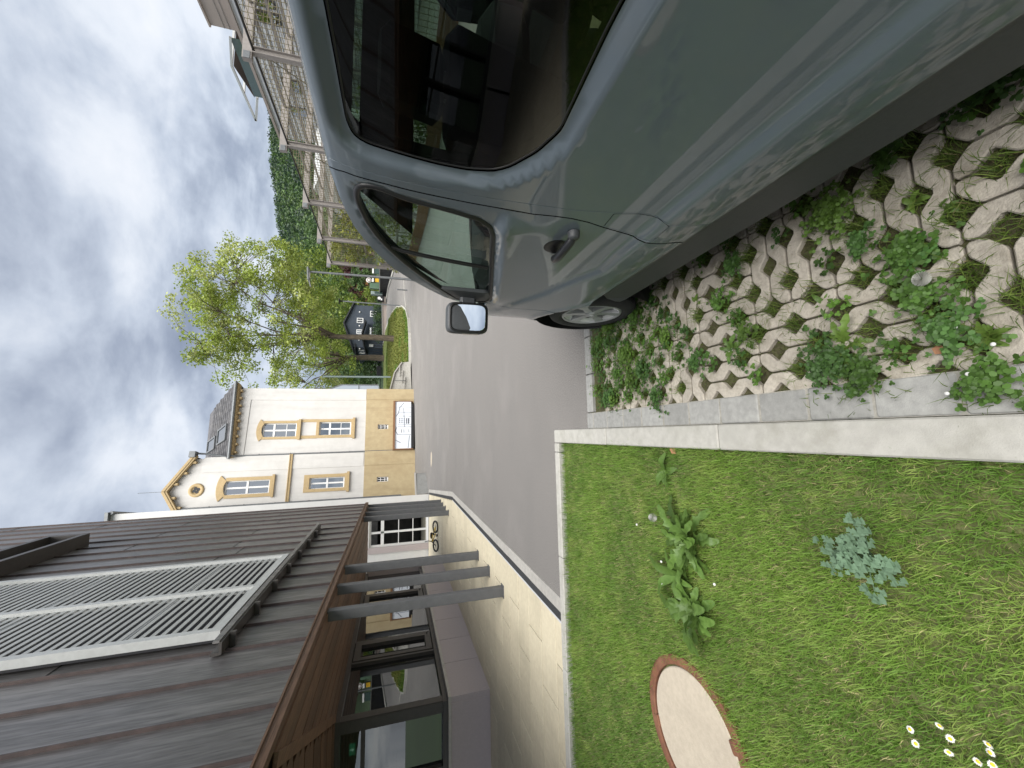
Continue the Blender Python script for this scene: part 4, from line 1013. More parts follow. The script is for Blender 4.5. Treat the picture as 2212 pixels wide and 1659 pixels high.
# ---- door handle
hd = MB(); 
pts = []
for t in np.linspace(0, 1, 12): pts.append(fv(1.29+.205*t, .955+.012*math.sin(math.pi*t), -.012-.032*math.sin(math.pi*min(1, max(0, t*1.0)))**.6))
hd.tube(pts, [.012]+[.017]*10+[.012], 8); ho = hd.build('door_handle', pm('handle_plastic', (.02, .021, .024), rough=.35), van)
cup = MB(); 
for i in range(1): cup.lathe([(0, .001), (.03, .0015), (.05, .003), (.056, .0)], fv(1.42, .975, -.0005), (-1, 0, .05), 20)
sub(ho, 'handle_cup', cup, m_seal)
kk = MB(); kk.lathe([(0, .03), (.016, .03), (.022, .022), (.024, 0)], fv(1.293, .955, -.002), (-1, 0, 0), 16); sub(ho, 'lock_cylinder', kk, m_dplast)
# ---- wheels
def wheel(x, y, sgn, detail=True):
    c = np.array([x, y, .295]); ax = np.array([-sgn, 0, 0.]); R = .298; w = .2
    ty = MB(); ty.lathe([(.205, -.012), (.215, .0), (.235, .006), (.265, .004), (.283, -.006), (.293, -.022), (R, -.036), (R, -w+.036), (.293, -w+.02), (.265, -w), (.205, -w)], c, ax, 56)
    o = ty.build('wheel', m_tyre, van)
    if not detail:
        sub(o, 'rim', MB().lathe([(0, -.03), (.2, -.03), (.207, -.01)], c, ax, 32), m_rim); return
    tr = MB()
    for r_ in (-.07, -.10, -.13): tr.lathe([(R+.0008, r_-.004), (R+.0008, r_+.004)], c, ax, 56)
    for i in range(72):
        a = 2*math.pi*i/72; d = np.array([0, math.cos(a), math.sin(a)]); t_ = np.array([0, -math.sin(a), math.cos(a)])
        for h in (-.05, -.15): 
            p = c+ax*h+d*R; tr.obox(p, (.016, .0022, .0015), (ax, t_, d))
    g = sub(o, 'tread_groove', tr, m_blk); g['kind'] = 'stuff'
    sub(o, 'rim', MB().lathe([(.207, -.012), (.2, -.002), (.19, -.004), (.182, -.02), (.178, -.06), (.05, -.075), (0, -.075)], c, ax, 48), m_rim)
    for i in range(6):
        a = 2*math.pi*i/6+.25; d = np.array([0, math.cos(a), math.sin(a)]); t_ = np.array([0, -math.sin(a), math.cos(a)])
        sp = MB(); V = []
        for (r_, hw, h) in ((.045, .026, -.012), (.11, .022, -.014), (.188, .034, -.006)):
            V += [c+d*r_+t_*hw+ax*h, c+d*r_-t_*hw+ax*h]
        V2 = [p-ax*.03 for p in V]
        sp.add(V+V2, [(0, 1, 3, 2), (2, 3, 5, 4), (0, 2, 8, 6), (2, 4, 10, 8), (1, 7, 9, 3), (3, 9, 11, 5)]); sub(o, 'spoke', sp, m_rim)
        fc = MB(); r0, r1 = .12, .182
        a2 = a+math.pi/6; d2 = np.array([0, math.cos(a2), math.sin(a2)]); t2 = np.array([0, -math.sin(a2), math.cos(a2)])
        fc.add([c+d2*.185+t2*.056-ax*.012, c+d2*.185-t2*.056-ax*.012, c+d2*.15-t2*.045-ax*.03, c+d2*.15+t2*.045-ax*.03], [(0, 1, 2, 3)]); sub(o, 'rim_facet', fc, m_rimlite)
        op = MB(); op.add([c+d2*.145+t2*.03-ax*.045, c+d2*.145-t2*.03-ax*.045, c+d2*.075-t2*.008-ax*.045, c+d2*.075+t2*.008-ax*.045], [(0, 1, 2, 3)]); sub(o, 'rim_opening', op, m_blk)
    sub(o, 'hub_cap', MB().lathe([(0, -.0), (.03, -.001), (.04, -.006), (.046, -.014)], c, ax, 24), m_rim)
    em = MB(); em.add([c+ax*.004+np.array([0, s*.022, z]) for s, z in ((-1, .006), (1, .006), (1, -.006), (-1, -.006))], [(0, 1, 2, 3)]); em.tube([c+ax*.003+np.array([0, .02*math.cos(t), .02*math.sin(t)]) for t in np.linspace(0, 2*math.pi, 16, endpoint=False)], .0025, 5, closed=True); e_ = sub(o, 'wheel_emblem', em, m_rimlite)
wheel(.80, 2.40, 1); wheel(.80, -.70, 1, False); wheel(2*VX0-.80, 2.40, -1, False); wheel(2*VX0-.80, -.70, -1, False)
for (y, sg) in ((2.40, 1), (2.40, -1), (-.70, 1), (-.70, -1)):
    x0 = .79+.02 if sg > 0 else 2*VX0-.81; mb = MB()
    mb.lathe([(.395, .0), (.395, -.28), (0, -.28)], (x0 if sg > 0 else x0, y, .295), (-sg, 0, 0), 32); mb.build('wheel_arch_liner', m_seal, van)
MB().box((.9, 2.72, .40), (.93, 2.80, .44)).build('liner_clip', m_wfr, van)
# ---- door mirror
mo = MB(); MC = np.array([.655, 2.17, 1.215])
fx = np.array([math.cos(.30), -math.sin(.30), 0.]); fx = np.array([.985, -.17, 0]); fy = np.array([.17, .985, 0.]); fz = np.array([0, 0, 1.])
def superbox(mb, c, h, axs, e=.28, nu=20, nv=12):
    V = []; Fc = []
    sp = lambda a, p: math.copysign(abs(a)**p, a)
    for i in range(nv+1):
        v = -math.pi/2+math.pi*i/nv
        for j in range(nu):
            u = 2*math.pi*j/nu; p = np.array([h[0]*sp(math.cos(v), e)*sp(math.cos(u), e), h[1]*sp(math.cos(v), e)*sp(math.sin(u), e), h[2]*sp(math.sin(v), e)])
            V.append(c+p[0]*axs[0]+p[1]*axs[1]+p[2]*axs[2])
    for i in range(nv):
        for j in range(nu): Fc.append((i*nu+j, i*nu+(j+1) % nu, (i+1)*nu+(j+1) % nu, (i+1)*nu+j))
    return mb.add(V, Fc, True)
superbox(mo, MC, (.088, .055, .118), (fx, fy, fz), .35)
mir = mo.build('door_mirror', m_dplast, van)
gl = MB(); ring = [( .072*math.copysign(abs(math.cos(t))**.4, math.cos(t)), .096*math.copysign(abs(math.sin(t))**.4, math.sin(t))) for t in np.linspace(0, 2*math.pi, 40, endpoint=False)]
gn = np.array([-.26, -.94, .20]); gn /= np.linalg.norm(gn); gx = np.cross(fz, gn)*-1; gx /= np.linalg.norm(gx); gz_ = np.cross(gn, gx)*1.; gz_ = gz_ if gz_[2] > 0 else -gz_; MG = MC-fy*.055
gl.add([MG+gx*a+gz_*b for a, b in ring]+[MG+gn*.002+gx*a*.98+gz_*b*.98 for a, b in ring], [tuple(range(40, 80))]+[(i, (i+1) % 40, 40+(i+1) % 40, 40+i) for i in range(40)])
sub(mir, 'mirror_glass', gl, m_mirror)
sub(mir, 'mirror_rim', MB().tube([MC-fy*.053+fx*a*1.06+fz*b*1.06 for a, b in ring], .007, 6, closed=True), m_seal)
sub(mir, 'mirror_arm', MB().obox(MC+fx*.115+fy*.01-fz*.005, (.04, .03, .045), (fx, fy, fz), ch=.012), m_dplast)
sub(mir, 'indicator', MB().obox(MC-fx*.087-fz*.02, (.004, .012, .045), (fx, fy, fz)), m_lamp_o)
MC2 = np.array([2*VX0-.655, 2.17, 1.215]); mo = MB(); superbox(mo, MC2, (.088, .055, .118), ((1, .17, 0)*np.array(1.), np.array([-.17, .985, 0]), fz), .35); mo.obox(MC2-np.array([.11, 0, 0]), (.05, .03, .045)); mo.build('door_mirror', m_dplast, van)

# ================================================================== VEGETATION
def vnoise(P, s, seed):
    """smooth value noise in 2-D, 0..1"""
    g = np.random.default_rng(seed).random((64, 64)); q = np.asarray(P)*s; i = np.floor(q).astype(int); f = q-i; f = f*f*(3-2*f)
    a = g[i[:, 0] % 64, i[:, 1] % 64]; b = g[(i[:, 0]+1) % 64, i[:, 1] % 64]; c = g[i[:, 0] % 64, (i[:, 1]+1) % 64]; d = g[(i[:, 0]+1) % 64, (i[:, 1]+1) % 64]
    return (a*(1-f[:, 0])+b*f[:, 0])*(1-f[:, 1])+(c*(1-f[:, 0])+d*f[:, 0])*f[:, 1]
def blades(P, L, W, lean, tint, ang=None):
    """P (n,3) bases; returns V, F(tris), C for bent grass blades"""
    n = len(P); th = rng.uniform(0, 2*np.pi, n) if ang is None else ang
    d = np.stack([np.cos(th), np.sin(th), np.zeros(n)], 1); pr = np.stack([-np.sin(th), np.cos(th), np.zeros(n)], 1); up = np.array([0, 0, 1.])
    w = (W/2)[:, None]; L_ = L[:, None]; l = lean[:, None]
    b0, b1 = P-pr*w, P+pr*w
    mid = P+d*L_*l*.35+up*L_*(.6-.1*l); m0, m1 = mid-pr*w*.8, mid+pr*w*.8
    tip = P+d*L_*l+up*L_*np.sqrt(np.clip(1-l*l, .02, 1))*.95
    V = np.stack([b0, b1, m0, m1, tip], 1).reshape(-1, 3); k = np.arange(n)[:, None]*5
    F_ = np.concatenate([k+np.array([0, 1, 3]), k+np.array([0, 3, 2]), k+np.array([2, 3, 4])], 1).reshape(-1, 3)
    C = np.repeat(tint, 5, 0); C = C.reshape(n, 5, 3); return V, F_, C.reshape(-1, 3)
def tints(n, cols, w=None, var=.18):
    cols = np.array(cols); c = cols[rng.choice(len(cols), n, p=w)]; return np.clip(c*(1+rng.normal(0, var, (n, 1))), .005, 1)
MHX, MHY, MHR = -1.674, 2.007, .383
def lawn():
    N_ = 230000
    P = np.stack([rng.uniform(-4.6, -.098, N_), rng.uniform(.35, 3.645, N_)], 1)
    P = np.concatenate([P, np.stack([rng.uniform(-4.6, -.098, 70000), rng.uniform(-1.2, .35, 70000)], 1)]); N_ = len(P)
    dist = np.hypot(P[:, 0], P[:, 1]); keep = rng.random(N_) < np.clip(1.25-dist*.14, .45, 1)
    P = P[keep]
    keep = np.hypot(P[:, 0]-MHX, P[:, 1]-MHY) > MHR-.03*rng.random(len(P)); P = P[keep]
    n = len(P); a = vnoise(P, 5.5, 1); b = vnoise(P+7, 2.2, 2); c = vnoise(P+3, 14, 5)
    L = .024+.022*b+.018*a+rng.uniform(0, .022, n); W = rng.uniform(.0018, .0036, n)
    edge = np.minimum(-.098-P[:, 0], 3.645-P[:, 1]); L *= 1+.55*np.exp(-edge/.05)
    lean = np.clip(rng.normal(.55, .25, n), .05, .97)
    green = np.array([.20, .33, .055]); lime = np.array([.35, .44, .115]); dry = np.array([.54, .49, .24]); dark = np.array([.13, .24, .04])
    t = np.clip((b-.35)*1.6+.5*(a-.5)+rng.normal(0, .25, n), 0, 1)[:, None]; col = dark*(1-t)+green*t
    t2 = np.clip((c-.5)*1.8+rng.normal(0, .3, n), 0, 1)[:, None]; col = col*(1-.75*t2)+lime*.75*t2
    dm = (rng.random(n) < .05+.10*(a > .65))[:, None]; col = np.where(dm, dry*rng.uniform(.6, 1.1, (n, 1)), col)
    L = np.where(dm[:, 0], L*.7, L); lean = np.where(dm[:, 0], np.clip(lean+.35, 0, .98), lean)
    V, F_, C = blades(np.column_stack([P, np.full(n, -.012)]), L, W, lean, col)
    o = raw_mesh('lawn_grass', V, F_, m_grassv, C, k=3); tag(o, 'short green lawn grass beside the white kerb', 'grass', kind='stuff')
lawn()
# long tufts in the paver openings, clover cushions, moss
def gpx(px, py, z=0.): p = at_z(px, py, z); return p[0], p[1]
def hole_plants():
    G = ([], [], []); Cl = []; nv = 0; ClC = []; Ms = []
    gV, gF, gC = [], [], []; lv, lc = [], []
    for (x, y) in HOLES:
        r = random.random(); far = y > 1.95+.25*math.sin(x*9)
        dens = 1.0
        if x > 1.15: continue
        if far: kind = 'both'
        elif r < .52: kind = 'grass'
        elif r < .68: kind = 'clover'
        elif r < .82: kind = 'both'
        else: kind = 'bare'
        # moss carpet of tiny blades everywhere
        n = 150 if kind != 'bare' else 110
        u = rng.uniform(-1, 1, (n, 2)); k = np.abs(u).sum(1) < 1; u = u[k]; n = len(u)
        P = np.column_stack([x+u[:, 0]*AX, y+u[:, 1]*AY, np.full(n, -.028)])
        q = blades(P, rng.uniform(.008, .02, n), rng.uniform(.002, .004, n), rng.uniform(.2, .9, n), tints(n, [(.075, .11, .02), (.11, .14, .03), (.08, .07, .03)])); gV.append(q[0]); gF.append(q[1]+nv); gC.append(q[2]); nv += len(q[0])
        if kind in ('grass', 'both'):
            n = random.randint(45, 110); u = rng.normal(0, .45, (n, 2)); P = np.column_stack([x+u[:, 0]*AX, y+u[:, 1]*AY, np.full(n, -.028)])
            L = rng.uniform(.03, .10, n)*(1.15 if far else 1)
            q = blades(P, L, rng.uniform(.0018, .0034, n), np.clip(rng.normal(.7, .2, n), .1, .97), tints(n, [(.11, .175, .03), (.155, .21, .045), (.08, .135, .022), (.27, .24, .11)], [.4, .29, .28, .03])); gV.append(q[0]); gF.append(q[1]+nv); gC.append(q[2]); nv += len(q[0])
        if kind in ('clover', 'both'):
            n = random.randint(12, 26) if not far else random.randint(16, 30); sp = .55 if not far else .9
            u = rng.normal(0, sp, (n, 2)); c0 = tints(1, [(.075, .165, .025), (.06, .14, .03), (.10, .20, .03)])[0]
            for (a, b) in u:
                px, py, pz = x+a*AX*.9, y+b*AY*.9, random.uniform(.0, .04)+.012*math.exp(-a*a-b*b); R_ = random.uniform(.0045, .0085); t0 = random.uniform(0, 6.28)
                for m_ in range(3):
                    t = t0+m_*2.094; cx, cy = px+R_*.95*math.cos(t), py+R_*.95*math.sin(t); tl = random.uniform(-.35, .35); tl2 = random.uniform(-.3, .3)
                    for e in range(6):
                        g = e*math.pi/3; lv.append((cx+R_*math.cos(g), cy+R_*math.sin(g), pz+R_*(tl*math.cos(g)+tl2*math.sin(g))))
                    lc += [c0*random.uniform(.7, 1.3)]*6
    for (px, py, rad_) in ((3290, 840, .13), (3420, 960, .07), (3590, 1000, .10), (3660, 1170, .10), (2905, 1045, .075), (2960, 1310, .07), (3280, 1430, .13), (3420, 1480, .10), (3900, 1500, .10), (2500, 1500, .10), (2420, 1560, .10), (2850, 1190, .07), (2760, 1420, .08), (2640, 1330, .08), (3080, 700, .08), (3960, 300, .12), (3500, 620, .06), (3760, 1300, .09), (2600, 1560, .09))+tuple((random.uniform(.22, 1.05), 0, random.uniform(.07, .12)) for _ in range(16)):
        cx0, cy0 = gpx(px/4032*2212, py/4032*2212) if py else (px, rad_*0+2.2+.72*random.random()); n = int(5200*rad_*rad_*2.2)+24; c0 = tints(1, [(.085, .175, .03), (.07, .15, .035), (.115, .205, .035)])[0]
        for k_ in range(n):
            rr = rad_*abs(random.gauss(0, .5)); aa = random.uniform(0, 6.283); px_, py_ = cx0+rr*math.cos(aa), cy0+rr*math.sin(aa)*.9
            pz = random.uniform(.005, .03)+.035*math.exp(-(rr/rad_)**2*2); R_ = random.uniform(.0045, .0085); t0 = random.uniform(0, 6.28)
            for m_ in range(3):
                t = t0+m_*2.094; cx, cy = px_+R_*.95*math.cos(t), py_+R_*.95*math.sin(t); tl = random.uniform(-.5, .5); tl2 = random.uniform(-.5, .5)
                for e in range(6):
                    g = e*math.pi/3; lv.append((cx+R_*math.cos(g), cy+R_*math.sin(g), pz+R_*(tl*math.cos(g)+tl2*math.sin(g))))
                lc += [c0*random.uniform(.65, 1.35)]*6
        n = int(n*.5); u = rng.normal(0, .6, (n, 2))*rad_; q = blades(np.column_stack([cx0+u[:, 0], cy0+u[:, 1], np.full(n, -.01)]), rng.uniform(.03, .09, n), rng.uniform(.002, .0035, n), rng.uniform(.3, .95, n), tints(n, [(.10, .16, .03), (.14, .19, .04), (.08, .13, .02)])); gV.append(q[0]); gF.append(q[1]+nv); gC.append(q[2]); nv += len(q[0])
    o = raw_mesh('paver_grass', np.concatenate(gV), np.concatenate(gF), m_grassv, np.concatenate(gC), k=3); tag(o, 'grass tufts and moss growing in the paver openings', 'grass', kind='stuff')
    lv = np.array(lv); o = raw_mesh('clover', lv, np.arange(len(lv)).reshape(-1, 6), m_leafv, np.array(lc), k=6); tag(o, 'low clover cushions spreading over the grass pavers', 'clover', kind='stuff')
hole_plants()
# rosettes of broad leaves: each plant a thing, each leaf a part
m_weed = pm('weed_leaf', (.125, .215, .045), (.085, .16, .03), rough=.5, scale=60, trans=.3, objrand=.22, bump=.0006, bscale=90)
m_weedl = pm('weed_leaf_pale', (.15, .25, .045), (.12, .20, .035), rough=.5, scale=60, trans=.3, objrand=.18)
m_glauc = pm('glaucous_leaf', (.17, .27, .17), (.13, .215, .13), rough=.6, scale=50, trans=.25, objrand=.15)
def leaf_mesh(L, w, lobes=0, arch=.5, n=9):
    """leaf along +x, arching; lobed margin when lobes > 0"""
    V = []; Fc = []; n = 26 if lobes else n; lobes = lobes+2 if lobes else 0
    for i in range(n+1):
        t = i/n; x = L*t*(1-.12*arch*t); z = L*(.42*arch*math.sin(math.pi*t*.95)*.6+.03-.05*t)
        ww = w*math.sin(math.pi*min(.98, .08+.86*t**.8))**.8
        if lobes: q_ = (lobes*t) % 1; ww *= (.38+.75*(q_/.75 if q_ < .75 else (1-q_)/.25)) if t < .8 else 1; x -= .012*L*math.cos(2*math.pi*q_)
        V += [(x, -ww, z+.35*ww+.02*L*math.sin(13*t)), (x, 0, z), (x, ww, z+.35*ww+.02*L*math.cos(11*t))]
    for i in range(n):
        for j in range(2): Fc.append((i*3+j, (i+1)*3+j, (i+1)*3+j+1, i*3+j+1))
    return V, Fc
def rosette(name, label, x, y, n, L, w, mat, lobes=0, z0=-.01, arch=.6, cat='weed', group=None, up=.3, squash=None):
    t = empty(name, (x, y, z0), label, cat, group); protos = []
    for k in range(3):
        V, Fc = leaf_mesh(L*(.75+.25*k), w*(.8+.2*k), lobes, arch*(.7+.3*k)); me = bpy.data.meshes.new('leaf'); me.from_pydata(V, [], Fc); me.polygons.foreach_set('use_smooth', [True]*len(Fc)); me.materials.append(mat); protos.append(me)
    for i in range(n):
        o = bpy.data.objects.new('leaf', protos[i % 3]); link(o, t)
        a = 2.399*i+random.uniform(-.3, .3); s = random.uniform(.7, 1.15)
        if squash: a = squash+random.gauss(0, .8)
        o.rotation_euler = (random.uniform(-.3, .3), -random.uniform(.0, up)-.5*up*(i > n*.6), a); o.scale = (s, s, s)
    return t
def gpx(px, py, z=0.): p = at_z(px, py, z); return p[0], p[1]
x, y = gpx(1500, 1165); rosette('dandelion', 'large dandelion with jagged leaves and a seed head in the lawn', x, y, 38, .24, .032, m_weed, 4, cat='dandelion', up=.55)
x, y = gpx(1510, 1320); rosette('dandelion', 'broad-leaved dandelion clump in the lawn nearer the round cover', x, y, 26, .19, .034, m_weed, 3, cat='dandelion', up=.5)
x, y = gpx(1475, 1240); rosette('dandelion', 'small middle dandelion between the two larger lawn clumps', x, y, 20, .18, .022, m_weed, 0, cat='dandelion', up=.5)
x, y = gpx(1438, 1018); rosette('plantain', 'small pale plantain in the lawn near the kerb corner', x, y, 7, .11, .022, m_weed, 0, cat='weed', up=.5)
def ferny(x, y):
    t = empty('columbine', (x, y, -.01), 'blue-green divided-leaf plant standing alone in the lawn', 'plant')
    for i in range(17):
        a = 2.399*i; d = random.uniform(.02, .13); h = random.uniform(.05, .11); mb = MB(); c = np.array([x+d*math.cos(a), y+d*math.sin(a), h])
        mb.tube([(x, y, 0), ((x+c[0])/2, (y+c[1])/2, h*.7), tuple(c)], [.0025, .002, .0015], 5)
        for j in range(14):
            b = random.uniform(0, 6.28); q = c+np.array([.034*math.cos(b)*random.random()**.5, .034*math.sin(b)*random.random()**.5, random.uniform(-.008, .012)]); r_ = random.uniform(.010, .017); tl = random.uniform(-.3, .3)
            pts = [q+np.array([r_*rr*math.cos(g), r_*rr*math.sin(g), r_*tl*math.cos(g)]) for g, rr in ((0, 1), (.5, .6), (1.0, 1), (1.6, .55), (2.2, 1), (3.1, .5), (4.2, .9), (5.2, .6))]
            mb.add(pts, [tuple(range(8))])
        o = mb.build('leaf', m_glauc, t)
x, y = gpx(1885, 1200); ferny(x, y)
WEEDS = [(2740, 1188, 'pale rosette weed with spoon leaves on the bare paver gap', m_weedl, 0, .075, .016, 10), (2880, 1375, 'jagged weed leaf cluster leaning over the gutter strip', m_weed, 3, .12, .022, 12), (3330, 1350, 'bright jagged dandelion leaves crossing the pavers at the gutter', m_weedl, 4, .15, .024, 9),
         (3890, 1330, 'star-shaped pale weed in the nearest paver opening', m_weedl, 0, .09, .014, 11), (3240, 1195, 'pointed-leaf weed star among the bare paver openings', m_weed, 0, .085, .012, 9), (3700, 830, 'upright jagged weed in an opening near the van sill', m_weed, 3, .085, .015, 8), (3590, 800, 'small lime weed beside the clover near the van', m_weedl, 0, .06, .012, 9),
         (3900, 1530, 'broad round-leaved weed at the lower end of the gutter', m_weed, 0, .10, .028, 8), (2560, 1180, 'long-leaved weed near the front wheel', m_weedl, 0, .12, .018, 7), (3830, 350, 'weed with small lime leaves close under the van sill', m_weedl, 2, .08, .018, 9)]
for (px, py, lab, mt, lb, L_, w_, n_) in WEEDS:
    x, y = gpx(px/4032*2212, py/4032*2212); rosette('rosette_weed', lab, x, y, n_, L_*.62, w_*.66, mt, lb, z0=-.015, up=.45)
# dandelion clock, daisies, white clover heads
def ball_head(name, label, x, y, h, r, cat, mat, fuzzy=False, group=None):
    t = empty(name, (x, y, -.01), label, cat, group)
    MB().tube([(x, y, -.01), (x+.006, y+.004, h*.5), (x, y, h)], .0022, 5).build('stem', m_weed, t)
    mb = MB()
    if fuzzy:
        for i in range(150):
            z_ = 1-2*(i+.5)/150; a = 2.399*i; rr = math.sqrt(1-z_*z_); d = np.array([rr*math.cos(a), rr*math.sin(a), z_]); c = np.array([x, y, h]); e = np.cross(d, [.3, .5, .8]); e /= np.linalg.norm(e)
            mb.add([c+d*r*.25+e*.0006, c+d*r*.25-e*.0006, c+d*r-e*.003, c+d*r*1.03, c+d*r+e*.003], [(0, 1, 2, 3, 4)])
        mb.build('seed_ball', mat, t)
    else: superbox(mb, np.array([x, y, h]), (r, r, r*.8), np.eye(3), 1.0, 10, 6); mb.build('flower_head', mat, t)
    return t
x, y = gpx(1413, 1118, .16); ball_head('dandelion_clock', 'round white dandelion clock above the lawn', x, y, .17, .024, 'dandelion clock', m_fluff, True)
x, y = gpx(1995, 603, .05); ball_head('dandelion_clock', 'white dandelion clock lying over the pavers', x, y, .06, .022, 'dandelion clock', m_fluff, True)
for (px, py, w_) in ((1377, 1133, 'farthest from the camera beside the dandelion clock'), (1430, 1213, 'beside the middle dandelion'), (1433, 1262, 'far side of the broad-leaved dandelion'), (1545, 1262, 'nearest the camera beside the dandelions')):
    x, y = gpx(px, py, .07); ball_head('clover_flower', 'pinkish white clover flower in the lawn, '+w_, x, y, .075, .0075, 'flower', m_petal, group='clover flowers in the lawn')
for (px, py, w_) in ((2068, 707, 'nearest the van'), (2150, 744, 'nearest the camera'), (2050, 850, 'over the gutter strip'), (2095, 808, 'over the paver edge at the gutter')):
    x, y = gpx(px, py, .04); ball_head('clover_flower', 'tiny white clover flower on the near pavers, '+w_, x, y, .05, .006, 'flower', m_petal, group='clover flowers on the pavers')
ORD = ['first', 'second', 'third', 'fourth', 'fifth', 'sixth', 'seventh', 'eighth', 'ninth']
def daisy(px, py, side, rank):
    x, y = gpx(px, py, .06); t = empty('daisy', (x, y, -.01), '%s white and yellow daisy of the lawn corner group, counted from the round cover' % ORD[rank], 'daisy', 'daisies in the lawn corner')
    h = random.uniform(.05, .07); MB().tube([(x, y, -.01), (x, y, h)], .0015, 5).build('stem', m_weed, t)
    tl = np.array([random.uniform(-.4, .4), random.uniform(-.6, .1), 1]); tl /= np.linalg.norm(tl); e1 = np.cross(tl, [0, 1, 0]); e1 /= np.linalg.norm(e1); e2 = np.cross(tl, e1); c = np.array([x, y, h])
    mb = MB()
    for i in range(14):
        a = 2*math.pi*i/14; d = e1*math.cos(a)+e2*math.sin(a); p = np.cross(tl, d); r_ = .0105*random.uniform(.9, 1.1); q = .003*(1 if side else -.6)
        mb.add([c+d*.004-p*.0012, c+d*.004+p*.0012, c+d*r_*.7+p*.0024+tl*q*.6, c+d*r_+tl*q, c+d*r_*.7-p*.0024+tl*q*.6], [(0, 1, 2, 3, 4)])
    mb.build('petals', m_petal, t)
    MB().lathe([(0, .0035), (.003, .003), (.0048, .001)], c, tl, 10).build('flower_centre', m_pollen, t)
for i, q in enumerate([(1968, 1575), (1977, 1607), (2030, 1567), (2050, 1597), (2048, 1625), (2135, 1608), (2140, 1625), (2115, 1644), (2148, 1650)]): daisy(*q, i % 3, i)
x, y = gpx(1460, 973); mb = MB(); mb.add([(x-.02, y-.012, .012), (x+.004, y-.02, .02), (x+.024, y, .012), (x+.008, y+.018, .03), (x-.018, y+.012, .022)], [(0, 1, 2, 3, 4)]); mb.add([(x-.02, y-.012, .011), (x+.004, y-.02, .019), (x+.024, y, .011), (x+.008, y+.018, .029), (x-.018, y+.012, .021)], [(4, 3, 2, 1, 0)]); tag(mb.build('dry_leaf', m_dryleaf), 'curled brown dry leaf on the lawn at the side kerb', 'leaf')
x, y = gpx(2035, 756); mb = MB(); mb.add([(x-.014, y-.01, .012), (x+.004, y-.016, .016), (x+.018, y, .01), (x+.006, y+.014, .02), (x-.012, y+.01, .016)], [(0, 1, 2, 3, 4)]); tag(mb.build('dry_leaf', m_dryleaf), 'small orange-brown leaf on the grass pavers', 'leaf')
# round cover in the lawn
mh = empty('manhole_cover', (MHX, MHY, 0), 'round concrete manhole cover with rusty iron rim sunk in the lawn', 'manhole cover')
MB().lathe([(MHR-.052, -.06), (MHR-.052, .012), (MHR-.046, .018), (MHR-.012, .02), (MHR, .014), (MHR, -.06)], (MHX, MHY, .0), (0, 0, 1), 72, smooth=False).build('iron_rim', m_rust, mh)
MB().lathe([(0, .010), (MHR-.068, .010), (MHR-.062, .004), (MHR-.06, -.03)], (MHX, MHY, .0), (0, 0, 1), 72, smooth=False).build('concrete_lid', m_mhc, mh)
for a in (1.9, -1.1): MB().obox((MHX+(MHR-.05)*math.cos(a), MHY+(MHR-.05)*math.sin(a), .012), (.02, .03, .012), ((math.cos(a), math.sin(a), 0), (-math.sin(a), math.cos(a), 0), (0, 0, 1)), ch=.004).build('lifting_notch', m_rust, mh)
o = MB().lathe([(0, -.03), (MHR-.04, -.03)], (MHX, MHY, 0), (0, 0, 1), 32).build('rim_seat', m_blk, mh)

# ================================================================== TREES
def leafcloud(C, n_per, R, size, cols, w=None, flat=.0):
    """quads scattered round clump centres C (n,3)"""
    C = np.asarray(C); n = len(C)*n_per; base = np.repeat(C, n_per, 0); d = rng.normal(0, 1, (n, 3)); d /= np.linalg.norm(d, axis=1)[:, None]; r = R*rng.random((n, 1))**.45
    P = base+d*r*np.array([1, 1, .8]); s = size*rng.uniform(.6, 1.3, (n, 1))
    a = rng.normal(0, 1, (n, 3)); a[:, 2] *= .6; a /= np.linalg.norm(a, axis=1)[:, None]; b = np.cross(a, rng.normal(0, 1, (n, 3))); b /= np.linalg.norm(b, axis=1)[:, None]
    V = np.stack([P-a*s*.5, P+b*s*.33, P+a*s*.5, P-b*s*.33], 1).reshape(-1, 3)
    cl = tints(len(C), cols, w, .12); t = np.repeat(cl, n_per, 0)*(1+rng.normal(0, .15, (n, 1)))
    return V, np.arange(len(V)).reshape(-1, 4), np.repeat(np.clip(t, .005, 1), 4, 0)
